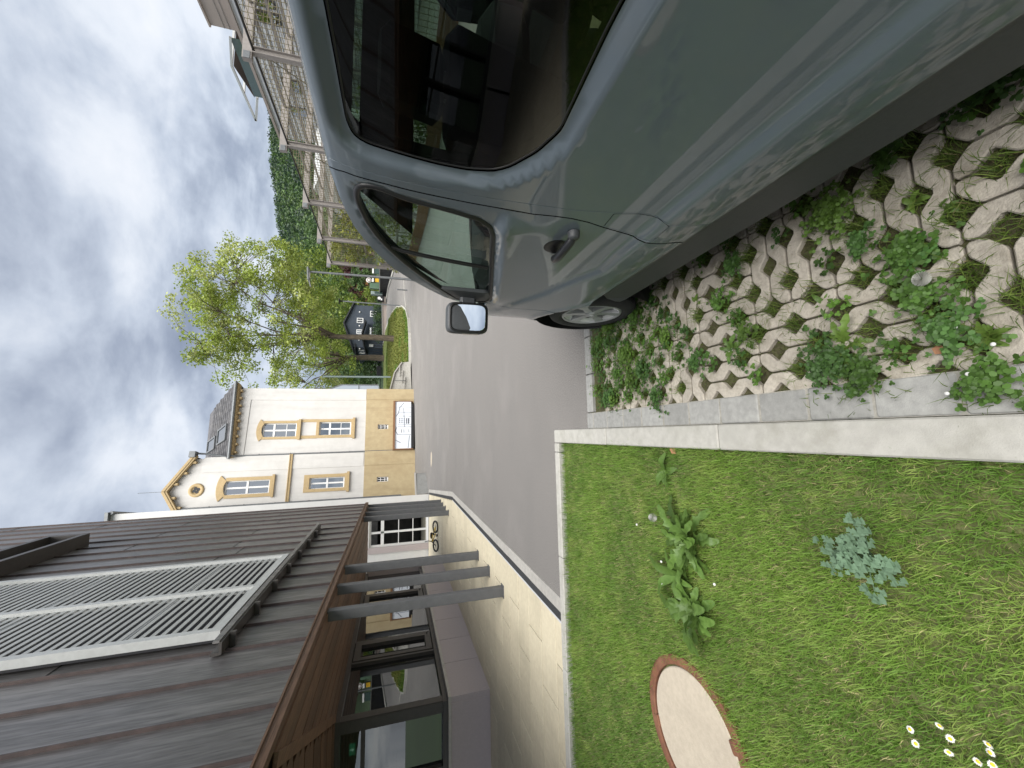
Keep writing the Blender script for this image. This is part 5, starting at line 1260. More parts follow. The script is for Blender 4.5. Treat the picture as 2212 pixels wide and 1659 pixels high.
def tree(name, label, base, trunk_h, cc, rad, nclump, nper, R, size, cols, cat='tree', group=None, tr=.35, lean=(0, 0), hollow=.35, gaps=.0, branches=True, rimbias=.5, w=None):
    base = np.array(base, float); cc = np.array(cc, float); rad = np.array(rad, float)
    t = empty(name, tuple(base), label, cat, group)
    C = []
    while len(C) < nclump:
        d = rng.normal(0, 1, 3); d /= np.linalg.norm(d); r = (hollow+(1-hollow)*rng.random())**rimbias; p = cc+rad*d*r
        if gaps and vnoise(np.array([[p[0]+p[1]*.5, p[2]]]), gaps, 11)[0] < .36: continue
        C.append(p)
    C = np.array(C)
    V, F_, Cc = leafcloud(C, nper, R, size, cols, w)
    o = raw_mesh('crown', V-base, F_, m_leafv, Cc, t); o['kind'] = 'stuff'
    mb = MB(); top = np.array([base[0]+lean[0], base[1]+lean[1], base[2]+trunk_h])
    pts = [base+(top-base)*u+np.array([.05*math.sin(5*u), 0, 0])*tr*3 for u in np.linspace(0, 1, 7)]
    mb.tube([base-np.array([0, 0, .2])]+pts, [tr*1.35]+[tr*(1.1-.35*u) for u in np.linspace(0, 1, 7)], 12); mb.build('trunk', m_bark, t)
    if branches:
        br = MB(); mains = []
        nm = 9
        for i in range(nm):
            a = 2*math.pi*i/nm+.3; e = cc+rad*np.array([.55*math.cos(a), .55*math.sin(a), random.uniform(-.25, .65)])
            st = pts[-1]-(pts[-1]-pts[0])*random.uniform(0, .12)
            mid = (st+e)/2+np.array([0, 0, rad[2]*.10])+rng.normal(0, rad[0]*.05, 3); P = [st, (st+mid)/2+rng.normal(0, .02, 3)*rad[0], mid, (mid+e)/2+rng.normal(0, .03, 3)*rad[0], e]
            br.tube(P, [tr*.42, tr*.3, tr*.21, tr*.14, tr*.07], 7); mains += [P[1], P[2], P[3], P[4]]
        mains = np.array(mains)
        for c in C[rng.permutation(len(C))[:min(len(C), 260)]]:
            k = np.argsort(np.linalg.norm(mains-c, axis=1)+rng.uniform(0, rad[0]*.15, len(mains)))[0]; s0 = mains[k]
            mid = (s0+c)/2+rng.normal(0, .06, 3)*np.linalg.norm(c-s0)+np.array([0, 0, .05*np.linalg.norm(c-s0)])
            br.tube([s0, mid, c], [tr*.10, tr*.06, tr*.025], 5, cap=False)
        br.build('limbs', m_bark, t)
    return t
SPRING = [(.26, .33, .05), (.31, .37, .07), (.21, .275, .04), (.37, .41, .13)]
tree('plane_tree', 'tall light green spring tree on the grass island', (10.27, 43, 1.45), 6.6, (12.2, 43.5, 14.6), (7.6, 6.5, 7.2), 430, 74, .78, .23, SPRING, 'tree', None, tr=.31, hollow=.15, gaps=.5)
P2 = at_y(825, 774, 58); tree('plane_tree', 'second light green tree with pale trunk left behind the tall tree', (P2[0], 58, 3.2), 5.2, (P2[0]-1.0, 58, 12.3), (6.2, 5, 5.4), 130, 64, .8, .26, SPRING, 'tree', None, tr=.42, hollow=.2, gaps=.5)
# conifers / bushes behind
GREEN = [(.075, .135, .04), (.10, .165, .045), (.06, .11, .035)]; DARK = [(.032, .062, .034), (.042, .078, .04), (.026, .052, .03)]; LIME = [(.21, .27, .045), (.17, .235, .04), (.13, .19, .04)]; MARO = [(.055, .014, .018), (.04, .011, .014), (.075, .02, .022)]; YG = [(.26, .27, .05), (.22, .24, .04), (.16, .19, .035)]
def bush(name, label, px, py_base, Y, rx, rz, cols, nc=60, cat='shrub', size=.3, group=None, zlift=0.):
    p = at_y(px, py_base, Y); g = hill(p[0], Y)
    return tree(name, label, (p[0], Y, g-.1), rz*.5, (p[0], Y, max(p[2], g)+zlift+rz*.9), (rx, rx*.8, rz), nc, 42, rx*.33, size, cols, cat, group, tr=.08*rx, branches=False, hollow=.3)
bush('conifer_hedge', 'dark green tall hedge left of the second trunk', 822, 805, 68, 3.0, 3.4, GREEN, 80, 'hedge', .35)
bush('garden_tree', 'mid green bushy tree behind the blue house at its left', 800, 760, 84, 6, 5.5, GREEN+LIME, 90, 'tree', .5)
bush('garden_tree', 'lime green tree just above the blue house ridge', 790, 700, 82, 6.0, 6.0, LIME, 100, 'tree', .5)
bush('garden_tree', 'olive green tree right above the blue house eave', 790, 655, 88, 5.5, 6.2, LIME+GREEN, 90, 'tree', .5)
bush('garden_tree', 'yellow-green tree behind the street lamp head', 780, 600, 92, 6.5, 9.5, LIME, 110, 'tree', .55)
bush('red_maple', 'dark red maple beside the orange gable', 815, 625, 70, 1.6, 2.6, MARO, 50, 'tree', .28)
bush('red_maple', 'dark red shrub right of the street lamp pole', 805, 588, 66, 1.8, 2.7, MARO, 50, 'tree', .28)
bush('garden_shrub', 'round mid green shrub between the two red maples', 815, 607, 64, 1.8, 2.2, GREEN, 55, 'shrub', .26)
bush('garden_shrub', 'bright green shrub behind the green glass panel', 818, 640, 63, 1.5, 1.2, LIME, 40, 'shrub', .22)
bush('maroon_shrub', 'small dark red bush at the corner of the old house', 822, 840, 34, .35, .4, MARO, 26, 'shrub', .10)
bush('garden_tree', 'dark green tree below the wooded ridge behind the trellis', 760, 545, 98, 7, 6, GREEN, 90, 'tree', .6)
# far wood on the hillside
def forest():
    n = 5200; y = 105+300*rng.random(n)**.8; a = rng.uniform(-.05, 1.25, n); x = a*y
    z = np.array([hill(p, q) for p, q in zip(x, y)]); keep = rng.random(n) < np.clip((y-80)/60, .3, 1); C = np.stack([x, y, z+3.0], 1)[keep]
    hgt = rng.uniform(0, 3.5, len(C)); C[:, 2] += hgt
    V, F_, Cc = leafcloud(C, 44, 4.4, 1.8, DARK+GREEN+[(.05, .085, .035), (.035, .065, .035)])
    o = raw_mesh('far_wood', V, F_, m_leafv, Cc); tag(o, 'dark green wood covering the far hillside', 'forest', kind='stuff')
forest()

# ================================================================== GRASS ISLAND, STREET FURNITURE
def island():
    near = [on_ground(*q) for q in ((888, 836), (888, 800), (888, 760), (887, 720), (885, 690), (880, 670), (872, 663), (860, 664), (850, 676), (843, 690))]
    far = [on_ground(835, 712), on_ground(829, 745), np.array([7.0, 60., 3.2]), np.array([4.2, 58, 3.0]), np.array([3.6, 40, 1.2])]
    poly = [(p[0], p[1]) for p in near+far]
    v, f = cdt(resample(poly, 1.5), [], 1.6); d = polydist(v, poly)
    z = np.array([T(a, b) for a, b in v])+.14+.22*np.clip(d/6, 0, 1)**.8
    mb = MB(); mb.add(np.column_stack([v, z]), f, True); o = mb.build('grass_island', m_lawnfar); o['kind'] = 'structure'
    N_ = 26000; o2 = np.array(poly); P = np.column_stack([rng.uniform(o2[:, 0].min(), o2[:, 0].max(), N_), rng.uniform(o2[:, 1].min(), 52, N_)]); P = P[inpoly(P, poly)]
    dd = polydist(P, poly); zz = np.array([T(a, b) for a, b in P])+.13+.22*np.clip(dd/6, 0, 1)**.8; n = len(P); b = vnoise(P, .35, 4)
    V, F_, C = blades(np.column_stack([P, zz]), rng.uniform(.10, .18, n), rng.uniform(.05, .08, n), rng.uniform(.2, .8, n), np.where((b > .55)[:, None], tints(n, [(.20, .21, .05), (.16, .19, .04)]), tints(n, [(.10, .17, .025), (.13, .20, .03)])))
    o = raw_mesh('island_grass', V, F_, m_grassv, C, k=3); tag(o, 'mown grass on the kerbed island under the tall tree', 'grass', kind='stuff')
    root = tag(bpy.data.objects.new('island_kerb', None), kind='structure'); link(root)
    pts = resample([(p[0], p[1]) for p in near+far[:2]], 1.0, False)
    for a, b in zip(pts, pts[1:]):
        mb = MB(); za, zb = T(*a), T(*b); mb.bar((a[0], a[1], za+.06), (b[0], b[1], zb+.06), .28, .22); mb.build('kerb_stone', m_kerb, root)
island()
# ramp / stair wall beside the old house
rw = empty('ramp_wall', (4.0, 27.6, .5), 'pale concrete ramp wall with sloping top at the right of the old house', 'wall')
q = [at_y(*p, 28.2) for p in ((886, 781), (868, 783), (852, 805), (842, 843), (889, 843))]
mb = MB(); n_ = len(q); mb.add([tuple(p) for p in q]+[(p[0], p[1]+.5, p[2]) for p in q], [tuple(range(n_)), tuple(range(2*n_-1, n_-1, -1))]+[(i, (i+1) % n_, n_+(i+1) % n_, n_+i) for i in range(n_)]); mb.build('wall_body', m_kerb, rw)
for i in range(3):
    a = q[1]+(q[2]-q[1])*0; mb = MB(); p0 = at_y(868-4+i*5, 786+i*14, 28.1); mb.bar(p0, (p0[0]-.9, p0[1], p0[2]+.04), .05, .05); mb.build('groove_line', m_edge, rw)
mb = MB(); [mb.bar(q[i]-np.array([0, .05, 0]), q[i+1]-np.array([0, .05, 0]), .16, .07) for i in range(1, 3)]; mb.build('coping', m_edge, rw)
MB().tube([at_y(876, 822, 28), at_y(852, 822, 28)], .02, 6).build('handrail_post', m_post, rw)
# asphalt joints / kerb line across the far road
o = MB(); pts = [on_ground(*p) for p in ((872, 600), (874, 640), (878, 668))]
for a, b in zip(pts, pts[1:]): o.bar(a+np.array([0, 0, .02]), b+np.array([0, 0, .02]), .12, .06)
o = o.build('road_edge_line', m_kerb); o['kind'] = 'structure'
pts = [on_ground(*p) for p in ((834, 700), (832, 668), (840, 620), (852, 582))]
o = MB()
for a, b in zip(pts, pts[1:]): o.bar(a+np.array([0, 0, .05]), b+np.array([0, 0, .05]), .5, .16)
o = o.build('far_kerb', m_kerb); o['kind'] = 'structure'
# lamps
g = T(7.5, 19); lp = empty('street_lamp', (7.53, 19, g), 'grey street lamp with flat angled head behind the van windscreen', 'street lamp')
MB().tube([(7.53, 19, g), (7.53, 19, g+.9)], .075, 10).build('base_sleeve', m_zinc, lp); MB().tube([(7.53, 19, g+.8), (7.49, 19, 5.42)], [.06, .045], 10).build('pole', m_zinc, lp)
MB().obox((7.36, 19, 5.47), (.30, .16, .035), ((.998, 0, .06), (0, 1, 0), (-.06, 0, .998)), ch=.01).build('lamp_head', m_zinc, lp); MB().bar((7.1, 19, 5.44), (6.78, 19, 5.36), .14, .04).build('head_tip', m_zinc, lp); MB().box((7.2, 18.9, 5.415), (7.5, 19.1, 5.43)).build('lamp_lens', m_wfr, lp)
a, b = at_y(845, 659, 38.5), at_y(733, 650, 38.5); g = T(a[0], 38.5); lp = empty('path_lamp', (a[0], 38.5, g), 'slim post lamp with small disc head on the grass island', 'street lamp')
MB().tube([(a[0], 38.5, g), (b[0], 38.5, b[2])], .06, 8).build('pole', m_zinc, lp); MB().lathe([(0, .06), (.3, .03), (.32, 0), (.1, -.04), (.07, -.3)], b, (0, 0, 1), 16).build('lamp_head', m_blk, lp)
a = on_ground(880, 627); bo = empty('bollard', tuple(a), 'slim grey bollard on the side road behind the van', 'bollard'); MB().tube([a, a+np.array([0, 0, .82])], .055, 10).build('shaft', m_zinc, bo); MB().lathe([(.055, 0), (.06, .03), (.05, .07), (0, .085)], a+np.array([0, 0, .82]), (0, 0, 1), 10).build('cap', m_zinc, bo)
a, b = at_y(832, 814, 46), at_y(697, 813, 46); g = T(a[0], 46); tag(MB().tube([(a[0], 46, g), (b[0], 46, b[2])], .10, 8).build('flag_pole', m_cabinet), 'plain pale green-grey pole between the old house and the trees', 'pole')
# glass shelter at the corner of the old house
sh2 = empty('glass_shelter', (4.6, 31, .6), 'pale grey glazed lean-to at the right corner of the old house', 'shelter')
q = [at_y(*p, 31) for p in ((818, 842), (818, 832), (738, 831), (705, 842))]
mb = MB(); mb.add([tuple(p) for p in q]+[(p[0], p[1]+2.5, p[2]) for p in q], [(0, 1, 2, 3), (1, 5, 6, 2), (2, 6, 7, 3)]); mb.build('side_glazing', pm('frosted_glass', (.42, .47, .53), (.38, .43, .5), rough=.3, scale=1), sh2)
MB().bar(q[1], q[2], .07, .07).bar(q[2], q[3], .07, .07).bar(at_y(775, 832, 31), at_y(775, 842, 31), .05, .05).build('frame', m_zinc, sh2)

# ================================================================== TRELLIS CAGE on the right
tl = empty('trellis_cage', (12, 20, 0), 'tall rusty grey steel trellis cage with wire mesh behind the van', 'trellis')
TX, TX2, TZT = 12.0, 18.5, 6.12
ty_ = [4.3, 8.45, 12.66, 16.8, 21.0, 24.9, 28.45]
for y in ty_:
    g = T(TX, y)
    p = MB().box((TX-.11, y-.09, g-.2), (TX-.085, y+.09, TZT-.1)).box((TX+.085, y-.09, g-.2), (TX+.11, y+.09, TZT-.1)).box((TX-.085, y-.012, g-.2), (TX+.085, y+.012, TZT-.1)).build('post', m_trellis, tl)
    MB().box((TX-.35, y-.08, TZT-.1), (TX2, y+.08, TZT+.16)).build('cross_beam', m_trellis, tl)
    sub(p, 'bolt_plate', MB().box((TX-.36, y-.10, TZT-.06), (TX-.12, y-.085, TZT+.12)), m_zinc)
    MB().box((TX2-.1, y-.09, T(TX2, y)-.2), (TX2+.1, y+.09, TZT-.1)).build('rear_post', m_trellis, tl)
for x in (13.6, 15.2, 16.9): MB().box((x-.04, ty_[0], TZT-.02), (x+.04, ty_[-1], TZT+.08)).build('purlin', m_trellis, tl)
for zr in (1.6, 3.6): MB().box((TX+.14, ty_[0], zr), (TX+.2, ty_[-1], zr+.09)).build('side_rail', m_trellis, tl)
for x in (TX-.02, TX2): MB().tube([(x, ty_[0], TZT-.13), (x, ty_[-1], TZT-.13)], .03, 6).build('edge_cable', m_blk, tl)
def mesh_panel(name, fn, n, m_, r, mat):
    """fn(u,v)->3-D ; n wires across u, m_ across v"""
    mb = MB()
    for i in range(n+1): mb.bar(fn(i/n, 0), fn(i/n, 1), r)
    for j in range(m_+1): mb.bar(fn(0, j/m_), fn(1, j/m_), r)
    o = mb.build(name, mat, tl); o['kind'] = 'stuff'; return o
y0, y1 = ty_[0], ty_[-1]
mesh_panel('front_mesh', lambda u, v: (TX+.13, y0+(y1-y0)*u, T(TX, y0+(y1-y0)*u)+.2+(TZT-.35-T(TX, y0+(y1-y0)*u))*v), 130, 11, .013, m_wire)
mesh_panel('roof_mesh', lambda u, v: (TX+(TX2-TX)*v, y0+(y1-y0)*u, TZT-.16), 60, 12, .013, m_wire)
mesh_panel('rear_mesh', lambda u, v: (TX2-.13, y0+(y1-y0)*u, 1+(TZT-1.2)*v), 100, 9, .010, m_wire)
mesh_panel('end_mesh', lambda u, v: (TX+.13+(TX2-TX-.26)*u, y1, 1+(TZT-1.2)*v), 40, 9, .018, m_wire)
for a, b in zip(ty_, ty_[1:]):
    MB().tube([(TX+.05, a, TZT-.2), (TX+.05, b, T(TX, b)+.4)], .014, 5).build('brace_wire', m_wire, tl)
pl = empty('timber_planter', (11.9, 20, 0), 'long brown timber planter along the foot of the trellis cage', 'planter')
for i in range(3):
    for a, b in zip(ty_, ty_[1:]):
        ga, gb = T(TX, a), T(TX, b); mb = MB(); mb.bar((TX-.16, a+.02, ga+.10+i*.19), (TX-.16, b-.02, gb+.10+i*.19), .05, .18); mb.build('plank', m_plank, pl)
# climbers
def climber(label, y0, y1, zmax, n, cols):
    C = np.stack([np.full(n, TX+.25)+rng.normal(0, .25, n), rng.uniform(y0, y1, n), .6+(zmax-.6)*rng.random(n)**1.3], 1); V, F_, Cc = leafcloud(C, 34, .45, .16, cols)
    b = np.array([TX+.3, (y0+y1)/2, T(TX, y0)]); t = empty('climbing_plant', tuple(b), label, 'climber'); o = raw_mesh('foliage', V-b, F_, m_leafv, Cc, t); o['kind'] = 'stuff'
    mb = MB()
    for k in range(5):
        yy = random.uniform(y0, y1); mb.tube([(TX+.3, yy, T(TX, yy)), (TX+.25+random.uniform(-.2, .2), yy+random.uniform(-.6, .6), zmax*.5), (TX+.2, yy+random.uniform(-.8, .8), zmax*.9)], [.03, .02, .008], 5)
    mb.build('vine_stem', m_bark, t)
climber('yellow-green climber on the far bay of the trellis cage', 25.0, 28.3, 5.6, 70, YG)
climber('yellow-green climber on the next bay of the trellis cage', 21.3, 24.8, 4.9, 70, YG)
climber('sparse lime climber low on the middle trellis bay', 17.2, 20.8, 3.4, 45, YG+LIME)
climber('low green climber at the near trellis bay seen through the van', 12.0, 16.6, 3.0, 55, GREEN+LIME)

# ================================================================== BACKGROUND BUILDINGS
def gable_house(name, label, Y, apex, el, er, base_px, wallm, roofm, depth=9., over=.3, wins=(), cat='house'):
    A, L_, R_ = at_y(*apex, Y), at_y(*el, Y), at_y(*er, Y); zb = min(hill(L_[0], Y), at_y(base_px, el[1], Y)[2])-.5
    t = empty(name, (float(A[0]), Y, zb), label, cat); ze = (L_[2]+R_[2])/2
    mb = MB(); poly = [(L_[0], zb), (R_[0], zb), (R_[0], ze), (A[0], A[2]), (L_[0], ze)]; mb.prism(poly, lambda a, b: (a, Y, b), lambda a, b: (a, Y+depth, b)); mb.build('wall', wallm, t)
    for (P, s) in ((L_, -1), (R_, 1)):
        d = np.array([P[0]-A[0], ze-A[2]]); d = d/np.linalg.norm(d); e = np.array([P[0], ze])+d*over; n = np.array([-d[1], d[0]])*(1 if s < 0 else -1); n = n if n[1] > 0 else -n
        mb = MB(); mb.prism([(A[0], A[2]+.01), tuple(e), tuple(e+n*.16), (A[0], A[2]+.2)], lambda a, b: (a, Y-.35, b), lambda a, b: (a, Y+depth+.3, b)); mb.build('roof_slope', roofm, t)
    for (x0, z0, x1, z1) in wins:
        p, q = at_y(z0, x0, Y), at_y(z1, x1, Y); xa, xb = sorted((p[0], q[0])); za, zb_ = sorted((p[2], q[2])); mb = MB()
        fw_ = .09; y_ = Y-.06
        mb.box((xa, y_, za), (xa+fw_, Y, zb_)).box((xb-fw_, y_, za), (xb, Y, zb_)).box((xa+fw_, y_, za), (xb-fw_, Y, za+fw_*1.3)).box((xa+fw_, y_, zb_-fw_), (xb-fw_, Y, zb_)).box(((xa+xb)/2-.05, y_, za+fw_), ((xa+xb)/2+.05, Y, zb_-fw_))
        o = mb.build('window', m_wfr, t); g = MB(); g.add([(xa, Y-.02, za), (xb, Y-.02, za), (xb, Y-.02, zb_), (xa, Y-.02, zb_)], [(0, 1, 2, 3)]); sub(o, 'pane', g, m_pane)
    return t
hs = 500/1659*2212/4032; hp = lambda x, y: ((1200*2212/4032)+hs*x, (1000*2212/4032)+hs*y)
def W(x0, y0, x1, y1): a, b = hp(x0, y0), hp(x1, y1); return (a[1], a[0], b[1], b[0])
bh = gable_house('blue_house', 'dark slate-blue boarded house with white windows behind the island', 62, hp(520, 905), hp(640, 1215), hp(625, 665), hp(1000, 905)[0], m_blue, m_droof, 8.5, .5, [W(682, 835, 765, 905), W(675, 985, 755, 1050), W(855, 745, 940, 825), W(845, 955, 932, 1060)])
# side wing to the left and porch roof
q0, q1 = at_y(*hp(650, 1215), 62.4), at_y(*hp(1000, 1370), 66)
MB().prism([(q1[0]-.2, 66), (q0[0], 62.3), (q0[0], 70), (q1[0]-.2, 70)], lambda a, b: (a, b, 3.2), lambda a, b: (a, b, float(at_y(*hp(690, 1300), 64)[2]))).build('side_wing', m_blue, bh)
a, b = at_y(*hp(655, 1205), 61.8), at_y(*hp(690, 1385), 66); MB().bar(a, b, 1.0, .14).build('side_roof', m_droof, bh)
a, b, c = at_y(*hp(800, 880), 61), at_y(*hp(750, 1050), 61), at_y(*hp(815, 1345), 63.5)
MB().bar(a, b, 1.6, .16).build('porch_roof', m_droof, bh); MB().bar(b, c, 1.6, .16).build('porch_roof', m_droof, bh)
for (x0, y0, x1, y1) in ((705, 1255, 790, 1275), (715, 1290, 795, 1305), (730, 1322, 800, 1340)):
    p, q = at_y(*hp(x0, y0), 63.2), at_y(*hp(x1, y1), 63.2); mb = MB(); mb.box((min(p[0], q[0]), 63.0, min(p[2], q[2])), (max(p[0], q[0]), 63.1, max(p[2], q[2]))); mb.build('window', m_wfr, bh)
for (x_, y_) in ((718, 757), (715, 938), (710, 1122), (718, 1238)): p = at_y(*hp(x_, y_), 61.9); MB().lathe([(0, .02), (.10, .02), (.11, -.05)], p, (0, -1, 0), 10).build('wall_lamp', m_wfr, bh)
p, q = at_y(*hp(840, 1180), 61.9), at_y(*hp(895, 1215), 61.9); MB().box((p[0], 61.8, q[2]), (q[0], 61.9, p[2])).build('wall_sign', m_lou, bh)
for i, yy in enumerate((1170, 1205, 1240, 1275, 1310, 1345)):
    p = at_y(*hp(1000, yy), 60.5); g = T(p[0], 60.5); tag(MB().tube([(p[0], 60.5, g), (p[0], 60.5, g+1.6)], .05, 6).build('fence_post', m_blk), '%s dark post before the blue house, counted from the tall tree trunk' % ['first', 'second', 'third', 'fourth', 'fifth', 'sixth'][i], 'post', 'dark posts before the blue house')
# hedge and low wall before the blue house
lw2 = empty('garden_wall', (17, 58.5, 3.0), 'low beige garden wall in front of the blue house', 'wall'); a, b = at_y(*hp(1035, 1060), 58.5), at_y(*hp(1030, 560), 58.5); MB().bar((a[0], 58.5, a[2]-.1), (b[0], 58.5, b[2]-.1), .35, .6).build('wall_body', m_beige, lw2); MB().bar((a[0], 58.45, a[2]+.22), (b[0], 58.45, b[2]+.22), .45, .08).build('coping', m_edge, lw2)
bush('low_hedge', 'low dark hedge under the windows of the blue house', hp(1000, 0)[0], hp(0, 760)[1], 60, 1.6, .55, DARK+GREEN, 46, 'hedge', .16)
bush('low_hedge', 'dark hedge below the right window of the blue house', hp(1000, 0)[0], hp(0, 960)[1], 60, 2.0, .5, DARK+GREEN, 50, 'hedge', .16)
gable_house('orange_house', 'orange plastered gable house up the slope behind the red maple', 104, hp(568, 405), hp(655, 500), hp(655, 305), hp(800, 400)[0], m_orange, m_redtile, 10, .4)
gable_house('white_house', 'small white gable house between the trees above the blue house', 112, hp(480, 600), hp(560, 700), hp(600, 520), hp(760, 600)[0], m_ltwhite, m_redtile, 8, .3)
gable_house('slate_house', 'house with dark slate roof right of the street lamp', 118, hp(395, 190), hp(450, 330), hp(520, 130), hp(700, 200)[0], m_ltwhite, m_slate, 9, .4)
# dark retaining wall, sign cabinet, bins
a, b = on_ground(849, 577), on_ground(827, 658); dw = empty('retaining_wall', tuple(a), 'dark stone retaining wall along the side road beyond the trellis', 'wall')
ha = at_y(821, 577, a[1])[2]; hb = at_y(821, 658, b[1])[2]
mb = MB(); dx_ = np.array([.6, 0, 0]); mb.add([a-np.array([0, 0, .3]), b-np.array([0, 0, .3]), (b[0], b[1], hb), (a[0], a[1], ha)]+[p+dx_ for p in (a-np.array([0, 0, .3]), b-np.array([0, 0, .3]), np.array([b[0], b[1], hb]), np.array([a[0], a[1], ha]))], [(0, 1, 2, 3), (7, 6, 5, 4), (3, 2, 6, 7), (0, 3, 7, 4), (1, 5, 6, 2)]); mb.build('wall_body', m_dwall, dw)
mb = MB(); mb.bar((a[0], a[1], ha+.05), (b[0], b[1], hb+.05), .7, .1); mb.build('coping', m_edge, dw)
def sbox(name, label, cat, c0, c1, Y, mat, thick=.3, extra=None, group=None):
    p, q = at_y(*hp(*c0), Y), at_y(*hp(*c1), Y); xa, xb = sorted((p[0], q[0])); za, zb = sorted((p[2], q[2])); t = empty(name, ((xa+xb)/2, Y, za), label, cat, group)
    MB().obox(((xa+xb)/2, Y+thick/2, (za+zb)/2), ((xb-xa)/2, thick/2, (zb-za)/2), ch=.03).build('panel', mat, t); return t, (xa, xb, za, zb)
t, (xa, xb, za, zb) = sbox('green_screen', 'dark green screen panel on top of the retaining wall', 'screen', (905, 170), (1008, 265), 56, m_teal, .15); MB().box((xa, 55.9, zb+.02), (xb, 56.0, zb+.22)).build('top_band', m_wfr, t)
t, (xa, xb, za, zb) = sbox('green_screen', 'second green glazed screen left of the lamp pole', 'screen', (850, 375), (1012, 470), 57, pm('green_pane', (.12, .19, .13), (.09, .15, .10), rough=.3, scale=.6), .12); MB().box((xa, 56.85, za), (xa+.06, 56.95, zb)).build('edge_post', m_blk, t)
t, (xa, xb, za, zb) = sbox('notice_board', 'small yellow notice with round white emblem board behind the lamp pole', 'sign', (918, 318), (968, 368), 55.5, m_signy, .08)
MB().lathe([(0, .0), (.35, 0), (.36, -.05)], at_y(*hp(838, 340), 55.4), (0, -1, 0), 18).build('round_emblem', m_wfr, t)
p = at_y(*hp(838, 340), 55.38); mb = MB(); mb.tube([p+np.array([.25*math.cos(u), -.03, .25*math.sin(u)]) for u in np.linspace(0, 6.283, 18, endpoint=False)], .03, 5, closed=True); mb.build('emblem_ring', m_redtile, t)
p, q = at_y(*hp(880, 318), 55.4), at_y(*hp(900, 368), 55.4); MB().box((p[0], 55.3, q[2]), (q[0], 55.38, p[2])).build('white_strip', m_wfr, t)
MB().tube([((xa+xb)/2, 55.6, za-1.0), ((xa+xb)/2, 55.6, zb+1.2)], .05, 6).build('sign_post', m_zinc, t)
t, (xa, xb, za, zb) = sbox('utility_cabinet', 'pale grey-green cabinet left of the retaining wall', 'cabinet', (865, 480), (1015, 535), 57.5, m_cabinet, .6); MB().box((xa+.1, 57.4, za+.1), (xb-.1, 57.5, zb-.5)).build('door_panel', m_teal, t)
t, (xa, xb, za, zb) = sbox('dark_bin', 'black waste bin with white symbol beside the cabinet', 'bin', (950, 545), (1035, 612), 57, m_blk, .7); MB().lathe([(0, .0), (.22, 0)], ((xa+xb)/2, 56.98, (za+zb)/2+.2), (0, -1, 0), 14).build('round_symbol', m_wfr, t); MB().box(((xa+xb)/2-.3, 56.95, za+.25), ((xa+xb)/2-.05, 56.98, za+.45)).build('white_label', m_wfr, t)
sbox('dark_car', 'dark car roof behind the grass island left of the second trunk', 'car', (940, 1460), (1000, 1590), 62, m_blk, 2.0)
# modern white building behind the cage (facade plane x = 30)
nb = empty('terrace_building', (32, 30, 0), 'white boarded modern building with roof terrace behind the trellis cage', 'building')
MB().box((30, 12, 0), (44, 41, 13.0)).build('wall_core', m_ltwhite, nb)
for i in range(36):
    z = .4+i*.355
    if z > 12.8: break
    MB().obox((29.95, 26.5, z+.165), (.05, 14.5, .15), ((math.cos(.12), 0, -math.sin(.12)), (0, 1, 0), (math.sin(.12), 0, math.cos(.12)))).build('board', m_ltwhite, nb)
MB().box((29.8, 11.9, 13.0), (44, 41.2, 13.2)).build('roof_slab', m_beige, nb)
for (y0, y1, z0, z1) in ((27.1, 27.7, 10.0, 11.3), (28.0, 28.9, 9.9, 11.4), (33.5, 34.8, 9.8, 11.2), (36.5, 37.6, 9.8, 11.2), (23, 24.2, 9.9, 11.3), (31, 32.2, 6.4, 7.9), (35.2, 36.4, 6.4, 7.9)):
    o = MB().box((29.80, y0, z0), (29.88, y1, z1)).build('window', m_frame, nb); sub(o, 'pane', MB().box((29.77, y0+.08, z0+.08), (29.79, y1-.08, z1-.08)), m_pane)
MB().box((30.2, 12, 13.2), (40, 30.45, 15.0)).build('penthouse', m_beige, nb); MB().box((30.1, 11.9, 15.0), (40.1, 30.55, 15.12)).build('penthouse_roof', m_beige, nb)
MB().lathe([(.0, .5), (.25, .5), (.25, .35), (.14, .35), (.14, 0)], (30.6, 27.6, 15.1), (0, 0, 1), 10).build('roof_vent', m_zinc, nb)
for z in (13.75, 14.1): MB().box((30.17, 12, z), (30.2, 30.45, z+.04)).build('facade_groove', m_trellis, nb)
# roof canopy frame
for (p, q) in (((30, 30.9, 13.9), (30, 33.5, 14.7)), ((30, 33.5, 14.7), (30, 39.35, 14.7)), ((33.5, 33.5, 14.7), (33.5, 39.35, 14.7)), ((30, 39.35, 14.7), (33.5, 39.35, 14.7)), ((30, 39.3, 14.7), (30, 36.5, 13.75)), ((30, 33.5, 14.7), (33.5, 33.5, 14.7)), ((30, 36.2, 14.7), (33.5, 36.2, 14.7))):
    MB().bar(p, q, .16, .16).build('canopy_beam', m_lou, nb)
MB().box((33.6, 31, 13.2), (40, 36.2, 14.5)).build('stair_house', m_beige, nb)
MB().box((30.05, 31.0, 13.2), (30.1, 36.4, 13.95)).build('terrace_glass_rail', m_teal, nb)
mb = MB(); mb.add([(30.1, 33.6, 14.6), (30.1, 36.6, 14.0), (33.4, 36.6, 14.0), (33.4, 33.6, 14.6)], [(0, 1, 2, 3)]); mb.build('awning', m_frame, nb)
